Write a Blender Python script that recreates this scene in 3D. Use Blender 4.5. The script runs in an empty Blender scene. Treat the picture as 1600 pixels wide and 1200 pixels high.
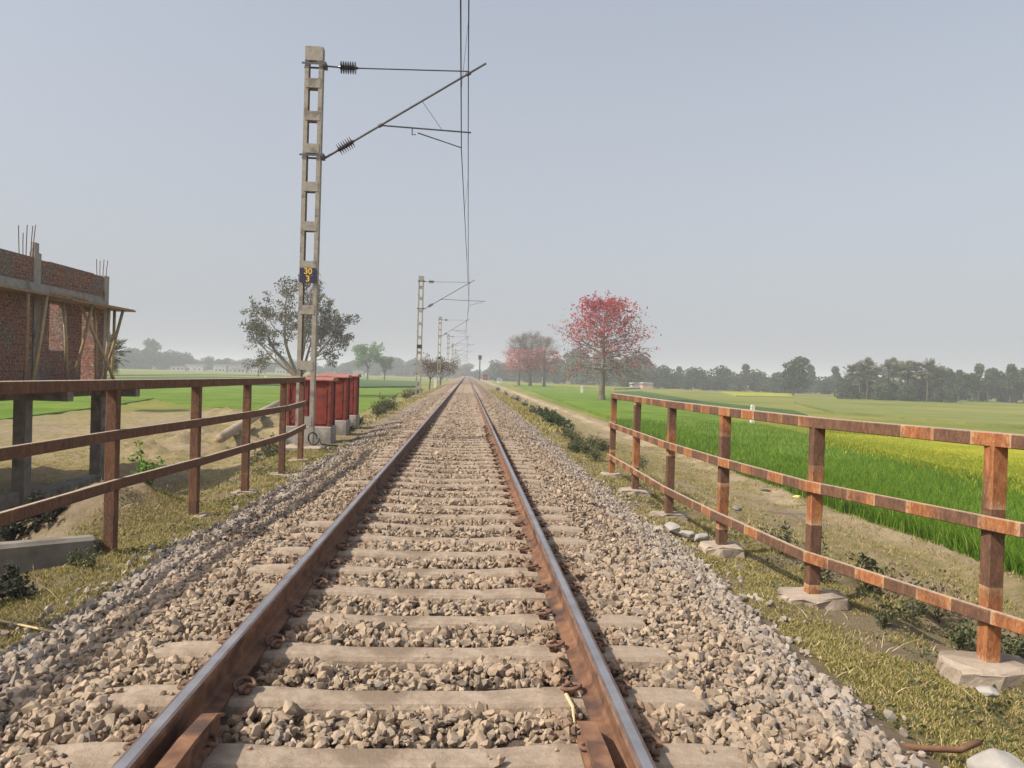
import bpy, bmesh, math, random
import numpy as np
from mathutils import Vector, Matrix

# ------------------------------------------------------------------ camera
SC = bpy.context.scene
COL = SC.collection
F_PX = 1200.0; ROLL = .03; YAW = math.atan(70.5/1200); PIT = math.atan(13.3/1200)
CP = np.array([.22, 0., 1.315])
_F = np.array([math.sin(YAW)*math.cos(PIT), math.cos(YAW)*math.cos(PIT), -math.sin(PIT)])
_R = np.array([math.cos(YAW), -math.sin(YAW), 0.]); _U = np.cross(_R, _F)
_RC = _R*math.cos(ROLL)+_U*math.sin(ROLL); _UC = _U*math.cos(ROLL)-_R*math.sin(ROLL)
cam_d = bpy.data.cameras.new('camera'); cam = bpy.data.objects.new('camera', cam_d); COL.objects.link(cam)
cam_d.sensor_width = 36; cam_d.lens = 27; cam_d.clip_start = .05; cam_d.clip_end = 9000
cam.matrix_world = Matrix(((_RC[0], _UC[0], -_F[0], CP[0]), (_RC[1], _UC[1], -_F[1], CP[1]), (_RC[2], _UC[2], -_F[2], CP[2]), (0, 0, 0, 1)))
SC.camera = cam

def at(px, py, z):                      # survey helper: where the sight line of a photo point meets height z
    d = _F*F_PX+_RC*(px-800)+_UC*(600-py); t = (z-CP[2])/d[2]; p = CP+t*d
    return float(p[0]), float(p[1])
def aty(px, y):                         # x and scale at distance y
    d = _F*F_PX+_RC*(px-800)+_UC*(600-590); t = (y-CP[1])/d[1]; p = CP+t*d
    return float(p[0])

# ------------------------------------------------------------------ light
SUN_EL = math.radians(46); SUN_DIR = Vector((-.93*math.cos(SUN_EL), -.37*math.cos(SUN_EL), math.sin(SUN_EL))).normalized()
w = bpy.data.worlds.new('World'); SC.world = w; w.use_nodes = True
nt = w.node_tree; nt.nodes.clear()
sky = nt.nodes.new('ShaderNodeTexSky'); sky.sky_type = 'NISHITA'; sky.sun_disc = False
sky.sun_elevation = SUN_EL; sky.sun_rotation = math.atan2(SUN_DIR.x, SUN_DIR.y)
sky.air_density = 1.0; sky.dust_density = 3.0; sky.ozone_density = 1.5; sky.altitude = 50
hs = nt.nodes.new('ShaderNodeHueSaturation'); hs.inputs['Saturation'].default_value = .62
bg = nt.nodes.new('ShaderNodeBackground'); bg.inputs[1].default_value = .145
wo = nt.nodes.new('ShaderNodeOutputWorld')
# smog in the lower air: the clear sky gives way to an even grey blue towards the horizon
tcw = nt.nodes.new('ShaderNodeTexCoord'); sx = nt.nodes.new('ShaderNodeSeparateXYZ'); nt.links.new(tcw.outputs['Generated'], sx.inputs[0])
mr = nt.nodes.new('ShaderNodeMapRange'); mr.inputs['From Min'].default_value = 0; mr.inputs['From Max'].default_value = .65; mr.inputs['To Min'].default_value = .93; mr.inputs['To Max'].default_value = .25
nt.links.new(sx.outputs[2], mr.inputs['Value'])
mxw = nt.nodes.new('ShaderNodeMix'); mxw.data_type = 'RGBA'; mxw.inputs[7].default_value = (2.38, 2.46, 2.62, 1)
nt.links.new(sky.outputs[0], hs.inputs['Color']); nt.links.new(mr.outputs[0], mxw.inputs[0]); nt.links.new(hs.outputs[0], mxw.inputs[6]); nt.links.new(mxw.outputs[2], bg.inputs[0]); nt.links.new(bg.outputs[0], wo.inputs[0])
sl = bpy.data.lights.new('sun', 'SUN'); sl.energy = 3.8; sl.angle = math.radians(.6); sl.color = (1, .92, .79)
so = bpy.data.objects.new('sun', sl); COL.objects.link(so)
so.rotation_euler = SUN_DIR.to_track_quat('Z', 'Y').to_euler()
SC.view_settings.view_transform = 'Standard'; SC.view_settings.look = 'None'
SC.view_settings.exposure = 0.5; SC.view_settings.gamma = 1
SC.render.engine = 'CYCLES'
SC.cycles.volume_bounces = 3; SC.cycles.transparent_max_bounces = 8

# ------------------------------------------------------------------ materials
class N:
    def __init__(s, name):
        s.m = bpy.data.materials.new(name); s.m.use_nodes = True; s.t = s.m.node_tree
        s.b = s.t.nodes['Principled BSDF']; s._tc = None
    def n(s, typ, **kw):
        o = s.t.nodes.new(typ)
        for k, v in kw.items(): setattr(o, k, v)
        return o
    def l(s, a, b): s.t.links.new(a, b)
    def tc(s):
        if not s._tc: s._tc = s.n('ShaderNodeTexCoord')
        return s._tc.outputs['Object']
    def pos(s): return s.n('ShaderNodeNewGeometry').outputs['Position']
    def rnd(s): return s.n('ShaderNodeNewGeometry').outputs['Random Per Island']
    def noise(s, scale, detail=4, rough=.55, vec=None, out=0):
        o = s.n('ShaderNodeTexNoise'); o.inputs['Scale'].default_value = scale
        o.inputs['Detail'].default_value = detail; o.inputs['Roughness'].default_value = rough
        s.l(vec if vec is not None else s.tc(), o.inputs['Vector']); return o.outputs[out]
    def ramp(s, fac, stops, interp='LINEAR'):
        o = s.n('ShaderNodeValToRGB'); o.color_ramp.interpolation = interp; e = o.color_ramp.elements
        while len(e) < len(stops): e.new(.5)
        for el, (p, c) in zip(e, stops):
            el.position = p; el.color = (*c, 1) if len(c) == 3 else c
        s.l(fac, o.inputs[0]); return o.outputs[0]
    def g(s, fac, a, b):                # smooth threshold as a value
        o = s.n('ShaderNodeMapRange'); o.interpolation_type = 'SMOOTHSTEP'
        o.inputs['From Min'].default_value = a; o.inputs['From Max'].default_value = b
        s.l(fac, o.inputs['Value']); return o.outputs[0]
    def mix(s, fac, a, b, typ='MIX'):
        o = s.n('ShaderNodeMix', data_type='RGBA', blend_type=typ)
        for v, i in ((fac, 0), (a, 6), (b, 7)):
            if hasattr(v, 'links'): s.l(v, o.inputs[i])
            elif i == 0: o.inputs[0].default_value = v
            else: o.inputs[i].default_value = (*v, 1)
        return o.outputs[2]
    def math(s, op, a, b=0.):
        o = s.n('ShaderNodeMath', operation=op)
        for v, i in ((a, 0), (b, 1)):
            if hasattr(v, 'links'): s.l(v, o.inputs[i])
            else: o.inputs[i].default_value = v
        return o.outputs[0]
    def sep(s, v):
        o = s.n('ShaderNodeSeparateXYZ'); s.l(v, o.inputs[0]); return o.outputs
    def attr(s, name):
        return s.n('ShaderNodeAttribute', attribute_name=name).outputs['Fac']
    def bump(s, h, strength=.5, dist=.02):
        o = s.n('ShaderNodeBump'); o.inputs['Strength'].default_value = strength; o.inputs['Distance'].default_value = dist
        s.l(h, o.inputs['Height']); s.l(o.outputs[0], s.b.inputs['Normal'])
    def done(s, col=None, rough=.85, metal=0., spec=.3):
        if col is not None:
            if hasattr(col, 'links'): s.l(col, s.b.inputs['Base Color'])
            else: s.b.inputs['Base Color'].default_value = (*col, 1)
        s.b.inputs['Roughness'].default_value = rough; s.b.inputs['Metallic'].default_value = metal
        s.b.inputs['Specular IOR Level'].default_value = spec
        return s.m

def noisy(name, c1, c2, scale=6., rough=.85, bump=.3, bdist=.01, metal=0., spec=.3, c3=None, s3=1.):
    n = N(name); f = n.noise(scale, 6, .65)
    c = n.ramp(f, [(.32, c1), (.68, c2)])
    if c3: c = n.mix(n.g(n.noise(s3, 4), .52, .66), c, c3)
    if bump: n.bump(n.noise(scale*3, 6, .7), bump, bdist)
    return n.done(c, rough, metal, spec)
def foliage(name, stops, trans=.25, rough=.6):
    n = N(name); c = n.ramp(n.rnd(), stops); n.done(c, rough, 0, .25)
    n.b.inputs['Specular IOR Level'].default_value = .08 if rough > .7 else .2; tr = n.n('ShaderNodeBsdfTranslucent'); n.l(c, tr.inputs[0]); mx = n.n('ShaderNodeMixShader'); mx.inputs[0].default_value = trans
    out = n.t.nodes['Material Output']; n.l(n.b.outputs[0], mx.inputs[1]); n.l(tr.outputs[0], mx.inputs[2]); n.l(mx.outputs[0], out.inputs[0])
    return n.m

def m_stone():
    n = N('ballast_stone')
    c = n.ramp(n.rnd(), [(0, (.10, .085, .075)), (.2, (.23, .175, .125)), (.45, (.335, .255, .18)), (.7, (.44, .34, .245)), (.88, (.25, .205, .165)), (1, (.15, .14, .135))])
    g = n.ramp(n.rnd(), [(0, (.15, .145, .14)), (.5, (.28, .26, .245)), (1, (.38, .355, .33))])
    x = n.sep(n.pos())[0]; ax = n.math('ABSOLUTE', x)
    wob = n.math('MULTIPLY', n.noise(1.1, 3, .6, n.pos()), 1.3)
    e = n.g(n.math('ADD', ax, wob), 2.35, 2.95)
    c = n.mix(n.math('MULTIPLY', e, .75), c, g)
    c = n.mix(n.g(n.noise(30, 3, .6, n.pos()), .35, .75), c, (.36, .27, .19))
    rd = n.math('ABSOLUTE', n.math('SUBTRACT', ax, .8715)); st = n.math('MULTIPLY', n.g(n.math('ADD', rd, n.math('MULTIPLY', n.noise(2.5, 4, .6, n.pos()), .5)), .62, .30), .6)
    c = n.mix(st, c, (.20, .115, .07))      # rust and oil dropped beside the rails
    n.bump(n.noise(60, 4, .7, n.pos()), .5, .006)
    return n.done(c, .92, 0, .15)
def m_ground():
    n = N('earth_and_grass'); P = n.pos()
    gr, sd, fl = n.attr('grassy'), n.attr('sandy'), n.attr('field')
    soil = n.ramp(n.noise(1.4, 8, .65, P), [(.3, (.20, .155, .105)), (.55, (.29, .225, .155)), (.75, (.37, .30, .21))])
    bed = n.ramp(n.noise(9, 6, .7, P), [(.3, (.16, .12, .095)), (.7, (.30, .225, .175))])
    grass = n.ramp(n.noise(3.0, 9, .7, P), [(.3, (.15, .145, .045)), (.43, (.23, .195, .08)), (.55, (.31, .24, .13)), (.7, (.39, .295, .19))])
    sand = n.ramp(n.noise(2.2, 7, .65, P), [(.3, (.27, .20, .13)), (.52, (.38, .295, .195)), (.7, (.49, .39, .26))])
    fld = n.ramp(n.noise(.035, 6, .6, P), [(.3, (.11, .145, .02)), (.5, (.17, .185, .035)), (.62, (.23, .215, .055)), (.75, (.14, .165, .028))])
    sp = n.sep(P)
    c = n.mix(gr, soil, grass); c = n.mix(sd, c, sand); c = n.mix(n.attr('bed'), c, bed); c = n.mix(fl, c, fld)
    n.bump(n.noise(9, 10, .8, P), 1., .09)
    return n.done(c, .95, 0, .1)
def m_fence(name, strong):
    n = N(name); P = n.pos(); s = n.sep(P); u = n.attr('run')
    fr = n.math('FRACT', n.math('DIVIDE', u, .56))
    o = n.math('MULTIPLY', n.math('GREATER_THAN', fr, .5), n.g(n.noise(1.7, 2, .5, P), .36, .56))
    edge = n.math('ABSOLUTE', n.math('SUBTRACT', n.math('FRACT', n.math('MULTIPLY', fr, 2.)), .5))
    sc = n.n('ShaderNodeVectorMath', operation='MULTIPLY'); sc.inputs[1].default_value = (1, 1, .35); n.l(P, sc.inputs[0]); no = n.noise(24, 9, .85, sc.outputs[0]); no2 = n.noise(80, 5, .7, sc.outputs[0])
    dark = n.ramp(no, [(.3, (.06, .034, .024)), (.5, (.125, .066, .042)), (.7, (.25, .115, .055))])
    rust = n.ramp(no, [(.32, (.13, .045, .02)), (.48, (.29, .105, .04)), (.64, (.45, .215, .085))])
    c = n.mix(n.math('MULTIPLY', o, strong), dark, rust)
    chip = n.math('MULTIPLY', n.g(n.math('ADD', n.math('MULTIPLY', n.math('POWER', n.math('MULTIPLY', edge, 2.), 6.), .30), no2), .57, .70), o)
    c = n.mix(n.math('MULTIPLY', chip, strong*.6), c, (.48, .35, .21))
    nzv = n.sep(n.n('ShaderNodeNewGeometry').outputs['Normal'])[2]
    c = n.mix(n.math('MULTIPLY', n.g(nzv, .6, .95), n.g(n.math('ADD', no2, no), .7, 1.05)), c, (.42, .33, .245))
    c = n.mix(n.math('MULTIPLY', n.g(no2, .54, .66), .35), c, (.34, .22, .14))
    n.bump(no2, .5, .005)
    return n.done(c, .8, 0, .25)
def m_brick():
    n = N('rough_brickwork'); v = n.n('ShaderNodeCombineXYZ'); s = n.sep(n.pos())
    n.l(n.math('ADD', s[0], s[1]), v.inputs[0]); n.l(s[2], v.inputs[1])
    vv = n.n('ShaderNodeVectorMath', operation='ADD'); n.l(v.outputs[0], vv.inputs[0])
    dz = n.n('ShaderNodeVectorMath', operation='SCALE'); dz.inputs['Scale'].default_value = .03
    n.l(n.noise(5, 3, .6, n.pos(), 1), dz.inputs[0]); n.l(dz.outputs[0], vv.inputs[1])
    b = n.n('ShaderNodeTexBrick'); n.l(vv.outputs[0], b.inputs[0]); b.inputs['Scale'].default_value = 1
    b.inputs['Color1'].default_value = (.38, .135, .08, 1); b.inputs['Color2'].default_value = (.21, .085, .06, 1); b.inputs['Mortar'].default_value = (.24, .20, .17, 1)
    b.inputs['Mortar Size'].default_value = .013; b.inputs['Mortar Smooth'].default_value = .3; b.inputs['Bias'].default_value = .1
    b.inputs['Brick Width'].default_value = .26; b.inputs['Row Height'].default_value = .085
    c = n.mix(n.g(n.noise(1.1, 5, .6, n.pos()), .46, .66), b.outputs[0], (.20, .165, .14))
    c = n.mix(n.g(n.noise(14, 5, .7, n.pos()), .50, .64), c, (.40, .34, .29))
    inv = n.math('SUBTRACT', 1., b.outputs['Fac'])
    n.bump(n.math('ADD', inv, n.noise(20, 5, .7, n.pos())), 1., .04)
    return n.done(c, .92, 0, .15)

M = {}
M['stone'] = m_stone(); M['ground'] = m_ground(); M['brick'] = m_brick()
M['sleeper'] = noisy('dusty_concrete', (.265, .20, .145), (.40, .315, .24), 11, .92, .7, .015, c3=(.21, .155, .11), s3=2.3)
M['rail'] = noisy('dusty_rust', (.10, .05, .03), (.25, .13, .075), 9, .85, .4, .004, c3=(.07, .042, .034), s3=3)
M['railhead'] = noisy('worn_steel', (.26, .25, .26), (.42, .41, .43), 3, .42, 0, metal=.7, spec=.5)
M['railedge'] = noisy('dull_rail_edge', (.10, .07, .06), (.19, .15, .14), 6, .6, 0, metal=.3)
M['clip'] = noisy('clip_iron', (.10, .055, .038), (.21, .12, .08), 20, .85, .3, .003)
M['fence_bright'] = m_fence('peeling_striped_paint', 1.0); M['fence_shaded'] = m_fence('shaded_striped_paint', .12)  # second copy is the same paint, stripes muted to put shade into the colour
M['mast'] = noisy('weathered_galvanised', (.27, .235, .19), (.38, .345, .29), 9, .7, .2, .003, c3=(.20, .17, .14), s3=5)
M['tube'] = noisy('grey_steel_tube', (.07, .07, .075), (.13, .13, .135), 8, .6, 0, metal=.3)
M['insul'] = noisy('brown_porcelain', (.035, .025, .028), (.06, .042, .045), 8, .3, 0, spec=.6)
M['wire'] = N('dark_copper_wire').done((.035, .035, .04), .6, .2)
M['plate'] = noisy('blue_enamel', (.028, .024, .055), (.05, .042, .085), 10, .5, 0)
M['yellow'] = N('yellow_paint').done((.75, .48, .05), .6)
M['red'] = noisy('faded_red_paint', (.17, .028, .02), (.27, .055, .035), 4, .65, .1, .002, c3=(.12, .03, .024), s3=7)
M['redtop'] = noisy('dusty_red_roof', (.25, .085, .065), (.38, .18, .145), 5, .75, .1, .002)
M['conc'] = noisy('grey_concrete', (.27, .25, .225), (.40, .37, .335), 5, .92, .4, .01, c3=(.20, .175, .15), s3=1.5)
M['concd'] = noisy('stained_concrete', (.15, .135, .115), (.25, .225, .19), 4, .92, .5, .01, c3=(.11, .095, .075), s3=1.8)
M['footing'] = noisy('dusty_footing', (.30, .235, .18), (.44, .36, .285), 6, .95, .6, .02, c3=(.24, .19, .14), s3=3)
M['wood'] = noisy('rough_timber', (.22, .145, .08), (.38, .27, .16), 9, .85, .3, .004)
M['bamboo'] = noisy('dry_bamboo', (.30, .24, .13), (.46, .36, .20), 6, .6, .1, .003)
M['white'] = noisy('chalky_white', (.55, .53, .48), (.72, .70, .66), 5, .85, .2, .004, c3=(.38, .33, .27), s3=3)
M['bark'] = noisy('grey_bark', (.13, .10, .075), (.25, .20, .155), 5, .92, .6, .03)
M['bark_dk'] = noisy('dark_bark', (.06, .048, .038), (.12, .095, .075), 5, .92, .5, .03)
M['leaf_olive'] = foliage('olive_leaves', [(0, (.04, .043, .02)), (.4, (.08, .08, .038)), (.7, (.14, .125, .07)), (1, (.24, .185, .125))])
M['leaf_brown'] = foliage('dusty_brown_leaves', [(0, (.07, .05, .035)), (.5, (.15, .11, .075)), (1, (.26, .20, .14))])
M['leaf_bright'] = foliage('fresh_green_leaves', [(0, (.05, .11, .02)), (.5, (.12, .23, .035)), (1, (.22, .35, .07))])
M['leaf_dark'] = foliage('dark_green_leaves', [(0, (.02, .033, .014)), (.5, (.045, .068, .026)), (1, (.085, .115, .045))])
M['leaf_dusty'] = foliage('dusty_dark_leaves', [(0, (.028, .033, .022)), (.5, (.06, .065, .045)), (1, (.12, .12, .09))])
M['leaf_mid'] = foliage('mid_green_leaves', [(0, (.035, .055, .025)), (.5, (.065, .095, .038)), (1, (.12, .145, .06))])
M['leaf_palm'] = foliage('palm_leaves', [(0, (.04, .045, .025)), (.5, (.10, .105, .055)), (1, (.30, .30, .19))])
M['flower_red'] = foliage('red_flowers', [(0, (.24, .015, .025)), (.4, (.42, .03, .05)), (.75, (.56, .06, .085)), (1, (.60, .20, .19))], .2)
M['flower_pink'] = foliage('pink_flowers', [(0, (.42, .08, .07)), (.5, (.58, .14, .13)), (1, (.65, .26, .23))], .2)
M['wheat'] = foliage('wheat_blades', [(0, (.05, .115, .006)), (.5, (.11, .225, .012)), (.85, (.18, .30, .025)), (1, (.36, .42, .08))], .4, .8)
M['mustard'] = foliage('mustard_heads', [(0, (.14, .22, .015)), (.5, (.26, .29, .02)), (1, (.44, .41, .03))], .3)
M['grass'] = foliage('short_grass', [(0, (.10, .12, .022)), (.25, (.20, .195, .04)), (.55, (.34, .28, .10)), (1, (.56, .44, .23))], .25)
M['weed'] = foliage('weed_leaves', [(0, (.045, .06, .025)), (.5, (.10, .12, .05)), (1, (.20, .19, .10))], .2)
M['straw'] = N('dry_straw').done((.55, .43, .24), .8)
M['rubble'] = noisy('orange_rubble', (.35, .18, .09), (.52, .33, .18), 9, .95, .5, .02)
M['yellowbag'] = noisy('yellow_plastic', (.55, .50, .10), (.68, .62, .2), 9, .5, .3, .01)
M['black'] = N('black_plastic').done((.03, .03, .033), .7)
M['limewash'] = noisy('village_plaster', (.30, .29, .28), (.50, .47, .44), .5, .9, 0)
M['pinkwash'] = noisy('pink_plaster', (.42, .26, .22), (.52, .34, .29), .5, .9, 0)
def crop_mat(name, stops, scale=.25, bumpd=.15, rows=None):
    n = N(name); P = n.pos(); f = n.math('ADD', n.math('MULTIPLY', n.noise(scale, 5, .6, P), .6), n.math('MULTIPLY', n.noise(2.6, 8, .75, P), .4))
    c = n.ramp(f, stops); n.bump(n.noise(4, 8, .8, P), .8, bumpd); return n.done(c, .9, 0, .1)
M['crop_green'] = crop_mat('wheat_canopy', [(.36, (.07, .13, .008)), (.5, (.115, .19, .015)), (.62, (.18, .24, .03))])
M['crop_dark'] = crop_mat('dark_crop_canopy', [(.36, (.035, .075, .02)), (.5, (.055, .105, .028)), (.62, (.09, .135, .04))])
M['crop_lime'] = crop_mat('lime_crop_canopy', [(.36, (.12, .165, .015)), (.5, (.18, .21, .022)), (.62, (.25, .25, .035))])
M['crop_yellow'] = crop_mat('mustard_canopy', [(.36, (.19, .23, .014)), (.5, (.29, .295, .018)), (.62, (.40, .37, .025))])
M['crop_pale'] = crop_mat('pale_crop_canopy', [(.36, (.13, .16, .035)), (.5, (.175, .195, .05)), (.62, (.24, .235, .075))])

# ------------------------------------------------------------------ object helpers
def tag(o, label=None, cat=None, group=None, kind=None):
    if label: o['label'] = label
    if cat: o['category'] = cat
    if group: o['group'] = group
    if kind: o['kind'] = kind
    return o
def link(name, me, parent=None):
    o = bpy.data.objects.new(name, me); COL.objects.link(o)
    if parent is not None: o.parent = parent
    return o
def empty(name, loc=(0, 0, 0), rz=0.):
    o = bpy.data.objects.new(name, None); COL.objects.link(o); o.location = loc; o.rotation_euler = (0, 0, rz); o.empty_display_size = .2
    return o
def kids(o): return [c for c in COL.objects if c.parent == o]
KIDS = {}
def copy_tree(o, loc=None, rz=None, s=None, label=None, children=None):
    if o.name not in KIDS: KIDS[o.name] = kids(o)
    c = o.copy(); COL.objects.link(c)
    if loc is not None: c.location = loc
    if rz is not None: c.rotation_euler = (0, 0, rz)
    if s is not None: c.scale = s if hasattr(s, '__len__') else (s, s, s)
    if label: c['label'] = label
    for ch in KIDS[o.name]:
        d = ch.copy(); COL.objects.link(d); d.parent = c
        if ch.name not in KIDS: KIDS[ch.name] = kids(ch)
        for g in KIDS[ch.name]:
            e = g.copy(); COL.objects.link(e); e.parent = d
    return c
def mesh_np(name, V, FL, mats, smooth=False, fm=None, attrs=None):
    """V (n,3); FL list of arrays (k, nverts)"""
    me = bpy.data.meshes.new(name); V = np.asarray(V, np.float32)
    FL = [np.asarray(f, np.int32) for f in FL if len(f)]
    tot = sum(f.shape[0] for f in FL); loops = sum(f.size for f in FL)
    me.vertices.add(len(V)); me.vertices.foreach_set('co', V.ravel())
    me.loops.add(loops); me.loops.foreach_set('vertex_index', np.concatenate([f.ravel() for f in FL]))
    me.polygons.add(tot); st = []; o = 0
    for f in FL:
        st.append(o+np.arange(f.shape[0])*f.shape[1]); o += f.size
    me.polygons.foreach_set('loop_start', np.concatenate(st).astype(np.int32))
    for m in (mats if isinstance(mats, (list, tuple)) else [mats]): me.materials.append(m)
    if fm is not None: me.polygons.foreach_set('material_index', np.asarray(fm, np.int32))
    me.polygons.foreach_set('use_smooth', np.full(tot, smooth, bool))
    if attrs:
        for k, v in attrs.items():
            a = me.attributes.new(k, 'FLOAT', 'POINT'); a.data.foreach_set('value', np.asarray(v, np.float32))
    me.update(calc_edges=True); me.validate()
    return me
class MB:
    def __init__(s): s.v = []; s.f = []; s.m = []; s.r = []
    def add(s, vs, fs, mi=0, run=None):
        b = len(s.v); s.v += [tuple(v) for v in vs]; s.f += [tuple(b+i for i in f) for f in fs]; s.m += [mi]*len(fs)
        s.r += list(run) if run is not None else [0.]*len(vs)
    def box(s, a, b, mi=0, run=None):
        x0, y0, z0 = a; x1, y1, z1 = b
        s.add([(x0, y0, z0), (x1, y0, z0), (x1, y1, z0), (x0, y1, z0), (x0, y0, z1), (x1, y0, z1), (x1, y1, z1), (x0, y1, z1)],
              [(0, 3, 2, 1), (4, 5, 6, 7), (0, 1, 5, 4), (1, 2, 6, 5), (2, 3, 7, 6), (3, 0, 4, 7)], mi, run)
    def bar(s, p, q, w, h, mi=0, u0=0., n=1):           # box beam from p to q, w sideways, h upward
        p, q = Vector(p), Vector(q); d = (q-p).normalized(); up = Vector((0, 0, 1))
        if abs(d.z) > .95: up = Vector((0, 1, 0))
        sd = d.cross(up).normalized(); up = sd.cross(d).normalized(); L = (q-p).length
        vs = []; run = []
        for i in range(n+1):
            c = p.lerp(q, i/n)
            for a, b in ((-1, -1), (1, -1), (1, 1), (-1, 1)): vs.append(c+sd*a*w/2+up*b*h/2); run.append(u0+L*i/n)
        fs = [(3, 2, 1, 0), (4*n, 4*n+1, 4*n+2, 4*n+3)]
        for i in range(n):
            for k in range(4): fs.append((4*i+k, 4*i+(k+1) % 4, 4*i+4+(k+1) % 4, 4*i+4+k))
        s.add(vs, fs, mi, run)
    def tube(s, pts, r, seg=8, mi=0, cap=True):
        pts = [Vector(p) for p in pts]; n = len(pts); rr = r if hasattr(r, '__len__') else [r]*n; vs = []; fs = []
        nrm = None
        for i, p in enumerate(pts):
            d = (pts[min(i+1, n-1)]-pts[max(i-1, 0)]).normalized()
            if nrm is None:
                nrm = d.orthogonal().normalized()
            else:
                nrm = (nrm-d*nrm.dot(d)); nrm = nrm.normalized() if nrm.length > 1e-6 else d.orthogonal().normalized()
            bn = d.cross(nrm)
            for k in range(seg):
                a = 2*math.pi*k/seg; vs.append(p+(nrm*math.cos(a)+bn*math.sin(a))*rr[i])
        for i in range(n-1):
            for k in range(seg): fs.append((i*seg+k, i*seg+(k+1) % seg, (i+1)*seg+(k+1) % seg, (i+1)*seg+k))
        if cap: fs.append(tuple(range(seg))[::-1]); fs.append(tuple((n-1)*seg+k for k in range(seg)))
        s.add(vs, fs, mi)
    def lathe(s, prof, c0, d, seg=12, mi=0):             # prof: (dist, radius)
        c0 = Vector(c0); d = Vector(d).normalized()
        o = d.orthogonal().normalized(); b = d.cross(o); vs = []; fs = []
        for t, r in prof:
            for k in range(seg):
                a = 2*math.pi*k/seg; vs.append(c0+d*t+(o*math.cos(a)+b*math.sin(a))*r)
        for i in range(len(prof)-1):
            for k in range(seg): fs.append((i*seg+k, i*seg+(k+1) % seg, (i+1)*seg+(k+1) % seg, (i+1)*seg+k))
        s.add(vs, fs, mi)
    def prism(s, poly, y0, y1, axis='y', mi=0):
        n = len(poly)
        if axis == 'y': vs = [(a, y0, b) for a, b in poly]+[(a, y1, b) for a, b in poly]
        elif axis == 'x': vs = [(y0, a, b) for a, b in poly]+[(y1, a, b) for a, b in poly]
        else: vs = [(a, b, y0) for a, b in poly]+[(a, b, y1) for a, b in poly]
        fs = [tuple(range(n)), tuple(range(2*n-1, n-1, -1))]+[(i, n+i, n+(i+1) % n, (i+1) % n) for i in range(n)]
        s.add(vs, fs, mi)
    def build(s, name, mats, parent=None, smooth=False, bevel=0., jitter=0., sub=0, seed=0):
        me = bpy.data.meshes.new(name); me.from_pydata(s.v, [], s.f)
        for m in (mats if isinstance(mats, (list, tuple)) else [mats]): me.materials.append(m)
        me.polygons.foreach_set('material_index', s.m)
        if any(s.r):
            a = me.attributes.new('run', 'FLOAT', 'POINT'); a.data.foreach_set('value', s.r)
        bm = bmesh.new(); bm.from_mesh(me)
        bmesh.ops.recalc_face_normals(bm, faces=bm.faces)
        if bevel: bmesh.ops.bevel(bm, geom=[e for e in bm.edges if len(e.link_faces) == 2 and e.calc_face_angle(0) > .6], offset=bevel, segments=1, affect='EDGES', profile=.5)
        if sub: bmesh.ops.subdivide_edges(bm, edges=bm.edges[:], cuts=sub, use_grid_fill=True)
        if jitter:
            rg = random.Random(seed)
            for v in bm.verts: v.co += Vector((rg.uniform(-1, 1), rg.uniform(-1, 1), rg.uniform(-1, 1)))*jitter
        bm.to_mesh(me); bm.free()
        if smooth: me.polygons.foreach_set('use_smooth', [True]*len(me.polygons))
        return link(name, me, parent)

# value noise
_H = np.random.RandomState(5).rand(256, 256)
def vn(x, y):
    x = np.asarray(x, float); y = np.asarray(y, float); xi = np.floor(x).astype(int); yi = np.floor(y).astype(int)
    fx = x-xi; fy = y-yi; fx = fx*fx*(3-2*fx); fy = fy*fy*(3-2*fy)
    a = _H[xi % 256, yi % 256]; b = _H[(xi+1) % 256, yi % 256]; c = _H[xi % 256, (yi+1) % 256]; d = _H[(xi+1) % 256, (yi+1) % 256]
    return (a*(1-fx)+b*fx)*(1-fy)+(c*(1-fx)+d*fx)*fy-.5
def fbm(x, y, o=4):
    s = 0; a = 1.
    for i in range(o): s = s+a*vn(x*2**i+17*i, y*2**i+31*i); a *= .5
    return s

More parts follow.
